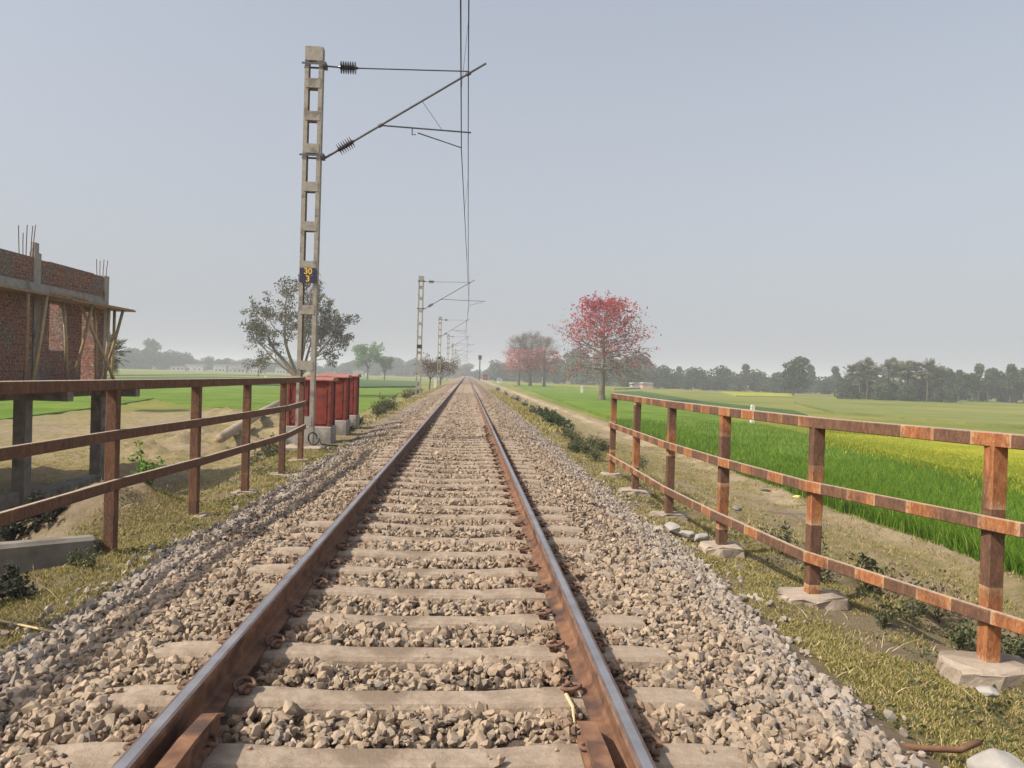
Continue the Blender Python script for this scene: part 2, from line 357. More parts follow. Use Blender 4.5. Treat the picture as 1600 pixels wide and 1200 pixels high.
# ------------------------------------------------------------------ ground
FZ = -2.4
def ground_z(x, y):
    x = np.asarray(x, float); y = np.asarray(y, float)
    xr = x+.25*vn(y*.35, 3.)
    z = np.interp(xr, [-12, -10, -8, -6, -4.4, -3.5, -2.45, -1.95, -1.5, 1.5, 1.95, 2.55, 3.7, 4.5, 5.6, 7.2, 9.0, 10.0, 10.6, 11.1, 12],
                  [FZ, FZ, -2.25, -1.8, -.95, -.42, -.39, -.29, -.235, -.235, -.29, -.48, -.58, -1.05, -1.5, -2.0, -2.28, -2.34, -2.16, -2.38, FZ])
    ax = np.abs(x)
    rough = np.clip((ax-2.3)/.6, 0, 1)*np.clip((80-ax)/60, 0, 1)
    sl = np.clip((ax-3.4)/1., 0, 1)*np.where(x > 0, np.clip((11.5-ax)/2, .25, 1), 1)*np.clip((60-ax)/40, 0, 1)
    z = z+rough*(.05*fbm(x*1.7, y*1.7)+.02*fbm(x*6, y*6, 3))+sl*(.22*fbm(x*.7, y*.7)+.10*np.abs(fbm(x*1.9+5, y*1.9))) 
    z = z+(1-rough)*.035*fbm(x*3.3, y*3.3, 3)
    # sand heap beyond the left fence, and the culvert dip near it
    z = z+.62*np.exp(-(((x+4.35)/.95)**2+((y-9.0)/.95)**2)**1.3)*(1+.25*fbm(x*4, y*4))
    z = z-.7*np.exp(-(((x+5.2)/1.3)**2+((y-11.8)/1.5)**2))
    z = z-.5*np.exp(-(((x+4.6)/.8)**2+((y-6.9)/.9)**2))
    # earth heaps of the plot on the left
    for cx, cy, h, r in ((-14.2, 33.9, .7, 1.6), (-14.5, 37, .6, 1.9), (-11.3, 30.8, .6, 1.3), (-11.8, 34.5, .75, 1.5), (-13.1, 41, .7, 2.0), (-11.1, 38, .7, 1.6), (-14.9, 54.8, .8, 2.8), (-12.5, 49, .9, 2.2), (-10.2, 27, .5, 1.1), (-17.5, 57.6, .7, 3), (-9.5, 42, .8, 1.8), (-9, 51, .9, 2.2), (-15.5, 45, .6, 2), (-10, 57, .8, 2.3)):
        z = z+.6*h*np.exp(-(((x-cx)/r)**2+((y-cy)/(r*.8))**2))*(1+1.0*fbm(x*2.2, y*2.2))
    z = z+np.where((x < -8) & (x > -20) & (y > 24) & (y < 62), .16*np.abs(fbm(x*1.4, y*1.4))+.08*fbm(x*4, y*4, 3), 0)
    z = z+np.where((x > 3.7) & (x < 9) & (y < 16), .18*np.abs(fbm(x*1.3+9, y*.9))+.05*fbm(x*4, y*3), 0)
    for cx, cy, h, r in ((4.6, 6.6, .35, .5), (5.4, 5.6, .35, .6), (4.3, 8.2, .3, .5), (4.5, 4.7, .3, .5)):
        z = z+h*np.exp(-(((x-cx)/r)**2+((y-cy)/r)**2))*(1+.5*fbm(x*4, y*4))
    return z
def axis_pts(spec):
    out = []
    for a, b, s in spec: out += list(np.arange(a, b, s))
    return np.array(out+[spec[-1][1]])
xs = axis_pts([(-2400, -600, 200), (-600, -120, 30), (-120, -30, 6), (-30, -20, .6), (-20, -5, .22), (-5, 6.5, .09), (6.5, 13, .18), (13, 30, 1), (30, 120, 6), (120, 600, 30), (600, 2400, 200)])
ys = axis_pts([(-60, -6, 6), (-6, 1, .5), (1, 10, .09), (10, 22, .16), (22, 50, .35), (50, 110, 1.2), (110, 400, 8), (400, 2400, 100)])
XX, YY = np.meshgrid(xs, ys, indexing='ij'); ZZ = ground_z(XX, YY)
nx, ny = XX.shape; idx = np.arange(nx*ny).reshape(nx, ny)
quads = np.stack([idx[:-1, :-1], idx[1:, :-1], idx[1:, 1:], idx[:-1, 1:]], -1).reshape(-1, 4)
aX = np.abs(XX); nz = fbm(XX*.9, YY*.9)
ss = lambda v, a, b: np.clip((v-a)/(b-a), 0, 1)
bed = 1-ss(aX, 2.25, 2.5)
grassy = np.clip(ss(aX, 2.3, 2.6)*(.55+1.3*nz)*(1-ss(np.abs(aX-5.3)-.9*fbm(XX*.5, YY*.5), 0, 1.2)*0), 0, 1)
path = np.exp(-((XX-8.6-.6*vn(YY*.12, 9.))/1.5)**4)*.0
slope = ((XX > 3.8) & (XX < 11.9))
grassy = np.where(slope, np.clip(.72+1.3*fbm(XX*.55, YY*.3)+.12*ss(YY, 14, 30), 0, 1), grassy)
grassy = np.where(XX < -4.5, np.clip(.8+1.3*fbm(XX*.35, YY*.25), 0, 1), grassy)
sandy = np.where(slope, np.clip(1.5*fbm(XX*.8+4, YY*.5)+.1*(XX < 6.5)*(YY < 13)+.55*np.exp(-((XX-10.6)/.45)**2), 0, 1), 0)
sandy = np.maximum(sandy, np.exp(-(((XX+4.3)/1.1)**2+((YY-8.9)/1.15)**2)**2))
sandy = np.maximum(sandy, np.where((XX < -4) & (YY > 18) & (YY < 64) & (XX > -22), np.clip(-.25+1.4*fbm(XX*.6, YY*.6)+.35*np.exp(-((YY-40)/10)**2)*(XX > -16), 0, .8), 0))
field = np.maximum(ss(XX, 11.8, 12.4), ss(-XX, 24, 34)*ss(YY, 40, 60)); field = np.maximum(field, ss(-XX, 7, 9)*ss(YY, 58, 66)); field = np.maximum(field, ss(-XX, 30, 60))
g = link('ground', mesh_np('ground', np.stack([XX, YY, ZZ], -1).reshape(-1, 3), [quads], M['ground'], True,
         attrs={'bed': bed.ravel(), 'grassy': grassy.ravel(), 'sandy': sandy.ravel(), 'field': field.ravel()}))
tag(g, kind='structure')

# ------------------------------------------------------------------ ballast
rs = np.random.RandomState(11)
def rock(npts, seed):
    r = random.Random(seed); bm = bmesh.new()
    for i in range(npts):
        v = Vector((r.gauss(0, 1), r.gauss(0, 1), r.gauss(0, 1))).normalized()*r.uniform(.82, 1.1)
        bm.verts.new((v.x, v.y*.82, v.z*.66))
    res = bmesh.ops.convex_hull(bm, input=bm.verts); bmesh.ops.delete(bm, geom=[e for e in res['geom_interior'] if isinstance(e, bmesh.types.BMVert)], context='VERTS')
    bmesh.ops.triangulate(bm, faces=bm.faces); bm.verts.index_update()
    V = np.array([v.co[:] for v in bm.verts]); Fc = np.array([[v.index for v in f.verts] for f in bm.faces]); bm.free(); return V, Fc
def rotmats(n, tilt=math.pi):
    q = rs.normal(size=(n, 4))
    if tilt < 3: q = np.stack([np.ones(n)*2.2, rs.normal(size=n)*tilt, rs.normal(size=n)*tilt, rs.normal(size=n)*3], -1)
    q /= np.linalg.norm(q, axis=1)[:, None]; w_, x, y, z = q.T
    return np.stack([np.stack([1-2*(y*y+z*z), 2*(x*y-z*w_), 2*(x*z+y*w_)], -1), np.stack([2*(x*y+z*w_), 1-2*(x*x+z*z), 2*(y*z-x*w_)], -1), np.stack([2*(x*z-y*w_), 2*(y*z+x*w_), 1-2*(x*x+y*y)], -1)], 1)
def scatter(shapes, P, S, R=None):
    k = rs.randint(len(shapes), size=len(P)); R = rotmats(len(P)) if R is None else R; VV = []; FF = []; base = 0
    for i, (V, Fc) in enumerate(shapes):
        m = k == i
        if not m.any(): continue
        pts = np.einsum('nij,vj->nvi', R[m], V)*(S[m][:, None, None] if S.ndim == 1 else S[m][:, None, :])+P[m][:, None, :]
        n = m.sum(); FF.append((Fc[None]+(np.arange(n)*len(V))[:, None, None]+base).reshape(-1, Fc.shape[1])); VV.append(pts.reshape(-1, 3)); base += n*len(V)
    return np.concatenate(VV), np.concatenate(FF)
SP = .57; SY0 = 3.0
hi = [rock(15, i) for i in range(14)]; mid = [rock(9, 50+i) for i in range(8)]; lo = [rock(7, 80+i) for i in range(5)]
def rocks_zone(y0, y1, dens, r0, r1, shapes):
    n = int((y1-y0)*5.9*dens); x = rs.uniform(-2.95, 2.95, n); y = rs.uniform(y0, y1, n)
    edge = 2.38+.16*vn(y*.9, np.sign(x)*7)*2+.10*vn(y*4, np.sign(x)*3)+.10*(x > 0)*ss(y, 4, 8)
    keep = np.abs(x) < edge+rs.exponential(.13, n)*(rs.rand(n) < .22)
    ph = np.abs(((y-SY0+SP/2) % SP)-SP/2); on_s = (ph < .125) & (np.abs(x) < 1.36)
    bury = fbm(x*1.3, y*.8+40) > .08
    keep &= ~(on_s & (rs.rand(n) > np.where(bury & (np.abs(x) > 1.0), .75, np.where(bury & (y > 8), .03, .01))))
    keep &= (np.abs(np.abs(x)-.8715) > .10)
    x, y, on_s = x[keep], y[keep], on_s[keep]; n = len(x)
    s = rs.uniform(r0, r1, n)*np.exp(rs.normal(size=n)*.16); s = np.where(rs.rand(n) < .25, s*.6, s); s = np.where(rs.rand(n) < .05, s*1.3, s)
    z = ground_z(x, y)+rs.uniform(-.015, .03, n)
    s = np.where(on_s, s*.75, s); z = np.where(np.abs(x) < 1.5, z+.017+.022*fbm(x*2, y*2), z); z = np.where(on_s, -.176+s*.3, z)
    return scatter(shapes, np.stack([x, y, z], -1), s[:, None]*rs.uniform(.7, 1.25, (n, 3)))
VV = []; FF = []; b = 0
for a in ((.9, 7, 1450, .014, .041, hi), (7, 15, 950, .018, .041, mid), (15, 30, 480, .025, .046, lo), (30, 62, 150, .04, .06, lo)):
    v, f = rocks_zone(*a); VV.append(v); FF.append(f+b); b += len(v)
bal = link('ballast', mesh_np('ballast', np.concatenate(VV), [np.concatenate(FF)], M['stone']))
tag(bal, 'dusty tan and grey crushed stone ballast heaped between and beside the rails', 'ballast', kind='stuff')

# ------------------------------------------------------------------ rails
hp = [(-.075, -.172), (.075, -.172), (.075, -.160), (.022, -.146), (.009, -.128), (.009, -.052), (.034, -.036), (.036, -.012), (.030, -.003), (.018, 0), (-.018, 0), (-.030, -.003), (-.036, -.012), (-.034, -.036), (-.009, -.052), (-.009, -.128), (-.022, -.146), (-.075, -.160)]
def make_rail(xc):
    yy = [-3]+list(np.arange(0, 60, 4))+[60, 120, 250, 500, 900]; n = len(hp)
    V = [(xc+a+.0015*math.sin(y*1.3+xc), y, b) for y in yy for a, b in hp]; Fq = []; fm = []
    for i in range(len(yy)-1):
        for k in range(n): Fq.append((i*n+k, i*n+(k+1) % n, (i+1)*n+(k+1) % n, (i+1)*n+k)); fm.append(1 if k == 9 else 2 if k in (8, 10) else 0)
    return link('rail', mesh_np('rail', V, [np.array(Fq)], [M['rail'], M['railhead'], M['railedge']], False, fm))
tag(make_rail(-.8715), 'long left rail, its inner side dark brown in shade and top worn bright', 'rail', 'running rails of the track')
tag(make_rail(.8715), 'long right rail, its orange brown dusty side in sun and top worn bright', 'rail', 'running rails of the track')
def guard(xc, sgn, label, ytip):
    mb = MB(); n = 8; sec = [(-.03, -.172), (.03, -.172), (.03, -.15), (.012, -.14), (.012, -.07), (.033, -.055), (.033, -.035), (-.033, -.035), (-.033, -.055), (-.012, -.07), (-.012, -.14), (-.03, -.15)]
    st = [(-3, 0, 1), (2.2, 0, 1), (ytip-.35, 0, .98), (ytip-.1, .0, .85), (ytip, .0, .55)]; m = len(sec); V = []; Fq = []
    for y, dx, sc in st:
        for a, b in sec: V.append((xc+sgn*dx+a*(.7+.3*sc), y, -.172+(b+.172)*sc))
    for i in range(len(st)-1):
        for k in range(m): Fq.append((i*m+k, i*m+(k+1) % m, (i+1)*m+(k+1) % m, (i+1)*m+k))
    mb.add(V, Fq); mb.add(V[-m:], [tuple(range(m))])
    return tag(mb.build('guard_rail', M['rail']), label, 'guard rail', 'guard rail ends')
guard(-.755, 1, 'short rusty guard rail end lying just inside the left rail', 3.18)
guard(.74, -1, 'short rusty guard rail end lying just inside the right rail', 3.12)

# ------------------------------------------------------------------ sleepers
def sleeper_mesh(seed):
    mb = MB(); prof = [(-1.375, .085, .125, -.185), (-1.2, .088, .13, -.172), (-.62, .085, .128, -.174), (-.35, .078, .12, -.19), (.35, .078, .12, -.19), (.62, .085, .128, -.174), (1.2, .088, .13, -.172), (1.375, .085, .125, -.185)]
    V = []; Fs = []
    for x, t, bw, zt in prof: t *= .95; V += [(x, -bw, -.40), (x, bw, -.40), (x, t+.014, zt-.02), (x, t, zt), (x, -t, zt), (x, -t-.014, zt-.02)]
    for i in range(len(prof)-1):
        for k in range(6): Fs.append((i*6+k, i*6+(k+1) % 6, i*6+6+(k+1) % 6, i*6+6+k))
    Fs += [tuple(range(6))[::-1], tuple(range(42, 48))]
    mb.add(V, Fs); return mb
s0 = sleeper_mesh(0).build('sleeper', M['sleeper'], None, jitter=.0018, sub=0)
s0.location = (0, SY0, 0)
cm = MB()          # sprung clip: looped round bar
def e_clip():
    pts = []
    for i in range(15):
        a = math.radians(-70+i*(250/14)); pts.append((.045*math.cos(a), .052*math.sin(a)+.004, .022+.018*math.sin(i/14*math.pi)))
    pts += [(-.012, -.005, .034), (.0, -.035, .030), (.004, -.06, .022)]
    return [(-p[0]+.045, p[1], p[2]) for p in pts]
cm.tube(e_clip(), .0095, 7); cm.box((.03, -.03, -.004), (.075, .03, .018))
clip_me = cm.build('rail_clip', M['clip'], s0, smooth=True)
clips = [clip_me]; clip_me.location = (-.8715+.075, 0, -.165)
for xc, rz in ((-.8715-.075, math.pi), (.8715+.075, 0), (.8715-.075, math.pi)):
    c = clip_me.copy(); COL.objects.link(c); c.parent = s0; c.location = (xc, 0, -.165); c.rotation_euler = (0, 0, rz); clips.append(c)
tag(s0, 'dusty concrete sleeper nearest the camera at the bottom edge, before the guard rail tips', 'sleeper', 'concrete sleepers under the track')
NS = 190; rg = random.Random(4)
for i in range(-1, NS):
    if i == 0: continue
    y = SY0+SP*i+rg.uniform(-.012, .012)
    if i < 34: c = copy_tree(s0, (rg.uniform(-.02, .02), y, rg.uniform(-.006, .002)))
    else:
        c = s0.copy(); COL.objects.link(c); c.location = (rg.uniform(-.02, .02), y, 0)
    c.rotation_euler = (0, 0, rg.uniform(-.008, .008))
    c['label'] = ('second dusty concrete sleeper up from the bottom edge, at the tips of the guard rails' if i == 1 else
                  'third dusty concrete sleeper up from the bottom edge, past the guard rail tips' if i == 2 else
                  'dusty concrete sleeper with sprung clips, further up the track in tan ballast' if i < 34 else
                  'distant dusty sleeper half hidden in ballast where the rails draw together')

# ------------------------------------------------------------------ fences
def fence(posts, heads, label, mat, track_side, zb, zr, pw, footings, overrun):
    root = empty('railing_fence', (0, 0, 0)); tag(root, label, 'fence', 'steel railings beside the track')
    n = len(posts); mats = mat
    for i, (x, y) in enumerate(posts):
        mb = MB(); b = zb[i]; t = heads-.05
        # a square hollow post, painted in bands
        h = pw/2; vs = []; run = []; k = 10
        for j in range(k+1):
            z = b-.05+(t-b+.05)*j/k
            for a, c in ((-h, -h), (h, -h), (h, h), (-h, h)): vs.append((a, c, z)); run.append(.28+(z-b)*.56/1.0+i*.23)
        fs = [(3, 2, 1, 0), (4*k, 4*k+1, 4*k+2, 4*k+3)]
        for j in range(k):
            for q in range(4): fs.append((4*j+q, 4*j+(q+1) % 4, 4*j+4+(q+1) % 4, 4*j+4+q))
        mb.add(vs, fs, 0, run); p = mb.build('post', mats, root, bevel=.006); p.location = (x, y, 0); p.rotation_euler = (0, 0, rg.uniform(-.06, .06))
        if footings[i]:
            fx, fy, fh = footings[i]; fx *= .82; fb = MB(); z1 = b+.012
            poly = [(x-fx, y-fy*.8), (x-fx*.2, y-fy*1.05), (x+fx*.9, y-fy*.9), (x+fx*1.05, y+fy*.5), (x+fx*.4, y+fy), (x-fx*.8, y+fy*.85), (x-fx*1.08, y+fy*.1)]
            fb.prism(poly, z1-fh, z1, 'z'); f_ = fb.build('footing', M['footing'], root, bevel=.02, jitter=.016, sub=1, seed=i)
    for k, z in enumerate(zr):
        mb = MB(); u = .11*k; off = 0 if k == 0 else -track_side*(pw/2+.022)
        pts = [(x+off, y) for x, y in overrun[0]+posts+overrun[1]]
        V = []; R = []; Fs = []; hh = .045; ww = .06 if k == 0 else .022; nn = 0
        line = []
        for (xa, ya), (xb, yb) in zip(pts[:-1], pts[1:]):
            L = math.hypot(xb-xa, yb-ya); line.append((xa, ya, u)); u += L
        line.append((pts[-1][0], pts[-1][1], u))
        for x, y, uu in line:
            for a, c in ((-ww, -hh), (ww, -hh), (ww, hh), (-ww, hh)): V.append((x+a, y, z+c)); R.append(uu+50)
        for i in range(len(line)-1):
            for q in range(4): Fs.append((4*i+q, 4*i+(q+1) % 4, 4*i+4+(q+1) % 4, 4*i+4+q))
        Fs += [(3, 2, 1, 0), tuple(4*(len(line)-1)+q for q in range(4))]
        mb.add(V, Fs, 0, R); mb.build('horizontal_rail', mats, root, bevel=.005)
    return root
RP = [(3.64, 4.76), (3.17, 6.29), (3.01, 8.12), (2.93, 9.98), (2.95, 12.12), (2.95, 14.1)]
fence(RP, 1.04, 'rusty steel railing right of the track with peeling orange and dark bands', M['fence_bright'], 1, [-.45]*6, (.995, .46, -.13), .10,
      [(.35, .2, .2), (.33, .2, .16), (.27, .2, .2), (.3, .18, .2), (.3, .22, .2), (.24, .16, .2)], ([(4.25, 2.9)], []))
LP = [(-2.98, 4.95), (-2.94, 7.09), (-2.82, 8.86), (-2.76, 10.65), (-2.71, 12.51), (-2.86, 14.6)]
fence(LP, 1.17, 'shaded brown steel railing left of the track in front of the house', M['fence_shaded'], -1, [-.38]*6, (1.125, .68, .24), .095,
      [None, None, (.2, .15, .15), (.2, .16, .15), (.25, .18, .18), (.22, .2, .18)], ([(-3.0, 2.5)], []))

# ------------------------------------------------------------------ overhead line masts
def text_mesh(txt, size, name):
    cu = bpy.data.curves.new(name, 'FONT'); cu.body = txt; cu.size = size; cu.align_x = 'CENTER'; cu.align_y = 'CENTER'; cu.extrude = .0015; cu.offset = .004*size/.1*.6
    o = bpy.data.objects.new(name, cu); COL.objects.link(o); bpy.context.view_layer.update()
    me = bpy.data.meshes.new_from_object(o.evaluated_get(bpy.context.evaluated_depsgraph_get())); bpy.data.objects.remove(o); me.materials.clear(); me.materials.append(M['yellow']); return me
def insulator(root, p, q, name='insulator'):
    p, q = Vector(p), Vector(q); d = q-p; L = d.length; prof = [(0, .02), (.04, .035)]
    nd = 7
    for i in range(nd):
        t = .06+(L-.12)*i/(nd-1); prof += [(t-.014, .045), (t-.005, .135), (t+.004, .13), (t+.016, .045)]
    prof += [(L-.04, .035), (L, .02)]
    mb = MB(); mb.lathe(prof, p, d, 14); return mb.build(name, M['insul'], root, smooth=False)
def mast(y, xm, stag, reach, label, detail, plates=False, hgt=8.6):
    zb = -.35; root = empty('overhead_line_mast', (xm, y, zb)); tag(root, label, 'mast', 'overhead line masts along the track')
    H = hgt; o = .19
    for sg in (-1, 1):
        mb = MB()    # rolled channel: web on the outside, flanges front and back
        xo = sg*o
        mb.box((min(xo, xo-sg*.008), -.1, 0), (max(xo, xo-sg*.008), .1, H))
        for yf in (-.1, .092): mb.box((min(xo-sg*.0085, xo-sg*.085), yf, 0), (max(xo-sg*.0085, xo-sg*.085), yf+.008, H))
        mb.build('channel', M['mast'], root)
    zs = [.55, 1.75, 2.95, 3.9, 4.75, 5.6, 6.42, 7.12, 7.82] if detail else [.6, 1.9, 3.1, 4.2, 5.2, 6.1, 7.0, 7.8]
    for z in zs:
        mb = MB()
        mb.box((-o+.035, -.108, z-.10), (o-.035, -.102, z+.10)); mb.build('batten_plate', M['mast'], root)
        mb = MB(); mb.box((-o+.035, .102, z-.10), (o-.035, .108, z+.10)); mb.build('batten_plate', M['mast'], root)
    mb = MB(); mb.box((-o+.004, -.115, H-.30), (o-.004, -.109, H+.0)); mb.build('top_plate', M['mast'], root); mb = MB(); mb.box((-o+.004, .109, H-.3), (o-.004, .115, H)); mb.build('top_plate', M['mast'], root)
    mb = MB(); mb.prism([(-.42, -.35), (.42, -.32), (.45, .34), (-.40, .36)], -.4, .012, 'z'); mb.build('foundation', M['footing'], root, bevel=.03, jitter=.01)
    # clamps
    zt = H-.37; zl = 6.27
    for z in (zt, zl):
        mb = MB(); mb.box((-o-.06, -.13, z-.02), (o+.06, -.118, z+.02)); mb.box((-o-.06, .118, z-.02), (o+.06, .13, z+.02)); mb.box((o+.002, -.118, z-.05), (o+.07, .118, z+.05)); mb.build('clamp', M['tube'], root)
    xr = -xm; cat = (xr+stag*.5+.08, 0, 7.88-zb); con_x = xr+stag
    ins0 = Vector((o+.32, 0, zt-.01)); d = (Vector(cat)-ins0).normalized(); i1 = ins0+d*.42
    mb = MB(); mb.tube([(o+.06, 0, zt), ins0], .018, 6); mb.build('hook', M['tube'], root)
    insulator(root, ins0, i1)
    mb = MB(); mb.tube([i1, Vector(cat)+Vector((0, 0, .05))], .014, 6); mb.build('stay_tube', M['tube'], root)
    lo_ = Vector((o+.08, 0, zl-.02)); top = Vector(cat); dd = (top-lo_).normalized(); j0 = lo_+dd*.3; j1 = j0+dd*.44
    mb = MB(); mb.tube([lo_, j0], .024, 6); mb.build('hook', M['tube'], root)
    insulator(root, j0, j1)
    mb = MB(); mb.tube([j1, top+dd*.45], .024, 8); mb.tube([top-dd*.05, top+dd*.05], .045, 8); mb.build('bracket_tube', M['tube'], root)
    a = j1+dd*.66; zc = 6.24-zb; ez = zc+.36
    end = Vector((con_x+reach, 0, ez))
    mb = MB(); mb.tube([a, end], .018, 8); mb.tube([a-dd*.05, a+dd*.05], .04, 8); mb.build('register_tube', M['tube'], root)
    if reach > .5: sx = con_x+reach-.25; nm = 1
    else: sx = con_x-1.08; nm = 1
    mb = MB(); zr = a.z+(ez-a.z)*((sx-a.x)/(end.x-a.x))
    mb.tube([(sx, 0, zr), (sx, 0, zr-.15), (sx+(.08 if reach < .5 else -.08), 0, zr-.14)], .014, 6)
    s2 = sx+(.12 if reach < .5 else -.12)
    mb.tube([(s2, 0, zr-.10), (con_x, 0, zc+.02)], .012, 6); mb.tube([(s2, .03, zr-.10), (con_x, .01, zc+.02)], .008, 6)
    mb.build('steady_arm', M['tube'], root)
    if detail:
        b1 = a+dd*1.05; c1 = a.lerp(end, .68); mb = MB(); mb.tube([b1, c1], .006, 5); mb.build('hanger_rod', M['tube'], root)
    if plates:
        zz = 3.53
        for k, (t, h_) in enumerate((('30', .14), ('3', .12))):
            h_ = .155; z0 = zz+(.163 if k == 0 else 0)
            mb = MB(); mb.box((-o+.01, -.1215, z0), (o-.01, -.1155, z0+h_)); pl = mb.build('number_plate', M['plate'], root)
            me = text_mesh(t, .175, 'digits'); tx = link('digits', me, pl); tx.location = (0, -.1235, z0+h_/2); tx.rotation_euler = (math.pi/2, 0, 0)
    else:
        mb = MB(); mb.box((-o+.02, -.1215, 3.4), (o-.02, -.1155, 3.68)); mb.build('number_plate', M['black'], root)
    return root
MY = [16.9, 55.5, 94.5, 136, 177, 218, 259, 300, 342, 384]
STG = [-.05, .22, -.2, .2, .2, -.2, .2, -.2, .2, -.2]
for i, y in enumerate(MY):
    far = STG[i] > 0
    mast(y, -3.26, STG[i], 1.15 if far else .2,
         ['tall lattice mast in front of the red cabinets with number plates 30 and 3', 'second lattice mast up the line, with its long register tube reaching past the wires',
          'third lattice mast up the line, standing behind the sparse pale tree', 'fourth lattice mast up the line, thin and fading into the haze'][i] if i < 4 else 'far off thin overhead line mast almost lost in the haze',
         i == 0, i == 0)
# the two wires (they run on over the camera)
def wires():
    ys_ = [-24]+MY; sg = [.2]+STG; cp = []; pp = []; drops = []
    for i in range(len(ys_)-1):
        n = 12
        for k in range(n+(i == len(ys_)-2)):
            t = k/n; y = ys_[i]+(ys_[i+1]-ys_[i])*t; x = sg[i]+(sg[i+1]-sg[i])*t
            sag = 4*t*(1-t)*1.15; xc = (sg[i]*.5+.08)*(1-t)+(sg[i+1]*.5+.08)*t
            cp.append((x, y, 6.24)); pp.append((xc, y, 7.88-sag))
            if k % 3 == 2: drops.append(((xc, y, 7.88-sag), (x, y, 6.24)))
    mb = MB(); mb.tube(cp, .011, 5); tag(mb.build('contact_wire', M['wire']), 'lower dark overhead wire running above the track, held by the steady arms', 'wire')
    root = empty('catenary_wire', (0, 0, 0)); tag(root, 'upper dark overhead wire sagging between the mast brackets with thin droppers', 'wire')
    mb = MB(); mb.tube(pp, .0115, 5); mb.build('carrier_wire', M['wire'], root)
    for a, b_ in drops[:26]:
        mb = MB(); mb.tube([a, b_], .0045, 4); mb.build('dropper', M['wire'], root)
wires()
mb = MB(); lp = [(-3.0+.10*math.cos(t*.45)+.012*t*.3, 16.35+.03*math.sin(t), -.14+.13*math.sin(t*.45)) for t in range(15)]
lp += [(-2.8, 16.3, -.24), (-2.6, 16.35, -.27), (-2.5, 16.6, -.3)]
mb.tube(lp, .016, 6); tag(mb.build('cable_loop', M['black']), 'loop of dark earthing cable at the foot of the nearest mast', 'cable')

# ------------------------------------------------------------------ red signalling cabinets
def cabinet(x1, y0, w_, dp, zb, ht, label, x0=None):
    ht -= .19
    root = empty('signalling_cabinet', (x1-w_/2, y0+dp/2, zb)); tag(root, label, 'cabinet', 'red signalling cabinets on concrete plinths'); a = w_/2; d = dp/2; pz = .50
    mb = MB(); mb.box((-a-.0, -d-.03, -.3), (a+.03, d+.03, pz)); mb.build('plinth', M['conc'], root, bevel=.015)
    mb = MB(); mb.box((-a+.04, -d+.04, pz+.002), (a-.04, d-.04, pz+ht)); mb.build('body', M['red'], root)
    # rounded hood running fore and aft edge frame
    for xe in (-a, a-.07):
        mb = MB(); mb.box((xe, -d+.0, pz+.001), (xe+.07, -d+.06, pz+ht+.02)); mb.box((xe, d-.06, pz+.001), (xe+.07, d, pz+ht+.02)); mb.build('corner_frame', M['red'], root, bevel=.01)
    mb = MB(); nseg = 7; poly = [(-d-.04, pz+ht-.02), (-d-.04, pz+ht+.02)]+[(-(d+.04)*math.cos(math.pi*k/nseg), pz+ht+.02+.05*math.sin(math.pi*k/nseg)) for k in range(1, nseg)]+[(d+.04, pz+ht+.02), (d+.04, pz+ht-.02)]
    mb.prism(poly, -a-.05, a+.05, 'x'); mb.build('hood', M['redtop'], root, bevel=.01)
    # doors face the camera side
    for sx in (-1, 1):
        mb = MB(); x_a, x_b = sorted((sx*.025, sx*(a-.10))); mb.box((x_a, -d+.022, pz+.06), (x_b, -d+.038, pz+ht-.1)); dr = mb.build('door', M['red'], root, bevel=.004)
        mb = MB(); mb.box((sx*.06-.012, -d+.0, pz+ht*.5-.06), (sx*.06+.012, -d+.02, pz+ht*.5+.06)); mb.build('handle', M['tube'], dr)
        for k in range(3):
            hx = sx*(a-.10); mb = MB(); mb.box((hx-.012, -d+.006, pz+.18+k*(ht-.4)/2), (hx+.012, -d+.0215, pz+.26+k*(ht-.4)/2)); mb.build('hinge', M['rail'], dr)
    mb = MB()
    for k in range(5): mb.box((-a*.65, -d+.008, pz+ht*.80+k*.035), (-a*.25, -d+.021, pz+ht*.80+k*.035+.018))
    mb.build('vent_louvres', M['red'], root)
    mb = MB(); mb.box((a-.038, -d+.12, pz+.08), (a-.028, d-.12, pz+ht-.08)); mb.build('side_panel', M['red'], root)
    return root
cabinet(-2.95, 18.24, 1.02, .62, -.52, 1.28, 'nearest of three red metal cabinets on a concrete plinth, right behind the mast')
cabinet(-2.92, 20.35, .98, .62, -.50, 1.32, 'middle one of the three red metal cabinets beyond the tall mast')
cabinet(-3.03, 22.9, .98, .62, -.50, 1.34, 'furthest of the three red metal cabinets left of the ballast')

exec_parts = True
# ------------------------------------------------------------------ unfinished house
WX = -11.13; HY0, HY1 = 12.5, 24.9; SZ = .76; BZ0, BZ1 = 3.10, 3.36; TZ = 4.02; DX = -19.0
house = empty('unfinished_house', (0, 0, 0)); tag(house, 'unfinished two storey brick and concrete house on open ground floor pillars', 'house')
for px_, py_ in [(WX, 24.45), (WX, 20.4), (WX, 16.3), (DX, 24.45), (DX, 20.4), (DX, 16.3)]:
    mb = MB(); mb.box((px_-.16, py_-.16, FZ-.2), (px_+.16, py_+.16, .45)); mb.build('pillar', M['concd'], house, bevel=.01)
mb = MB(); mb.box((DX-.3, HY0, .62), (-9.88, HY1+.1, SZ)); mb.build('floor_slab', M['conc'], house)
for nm, a, c in (('beam', (WX-.14, HY0, .33), (WX+.14, HY1-.6, .617)), ('beam', (DX, 24.3, .31), (-9.95, 24.58, .617)), ('beam', (DX, 20.26, .31), (-9.95, 20.54, .617)), ('beam', (DX, 16.16, .31), (-9.95, 16.44, .617))):
    mb = MB(); mb.box(a, c); mb.build(nm, M['concd'], house)
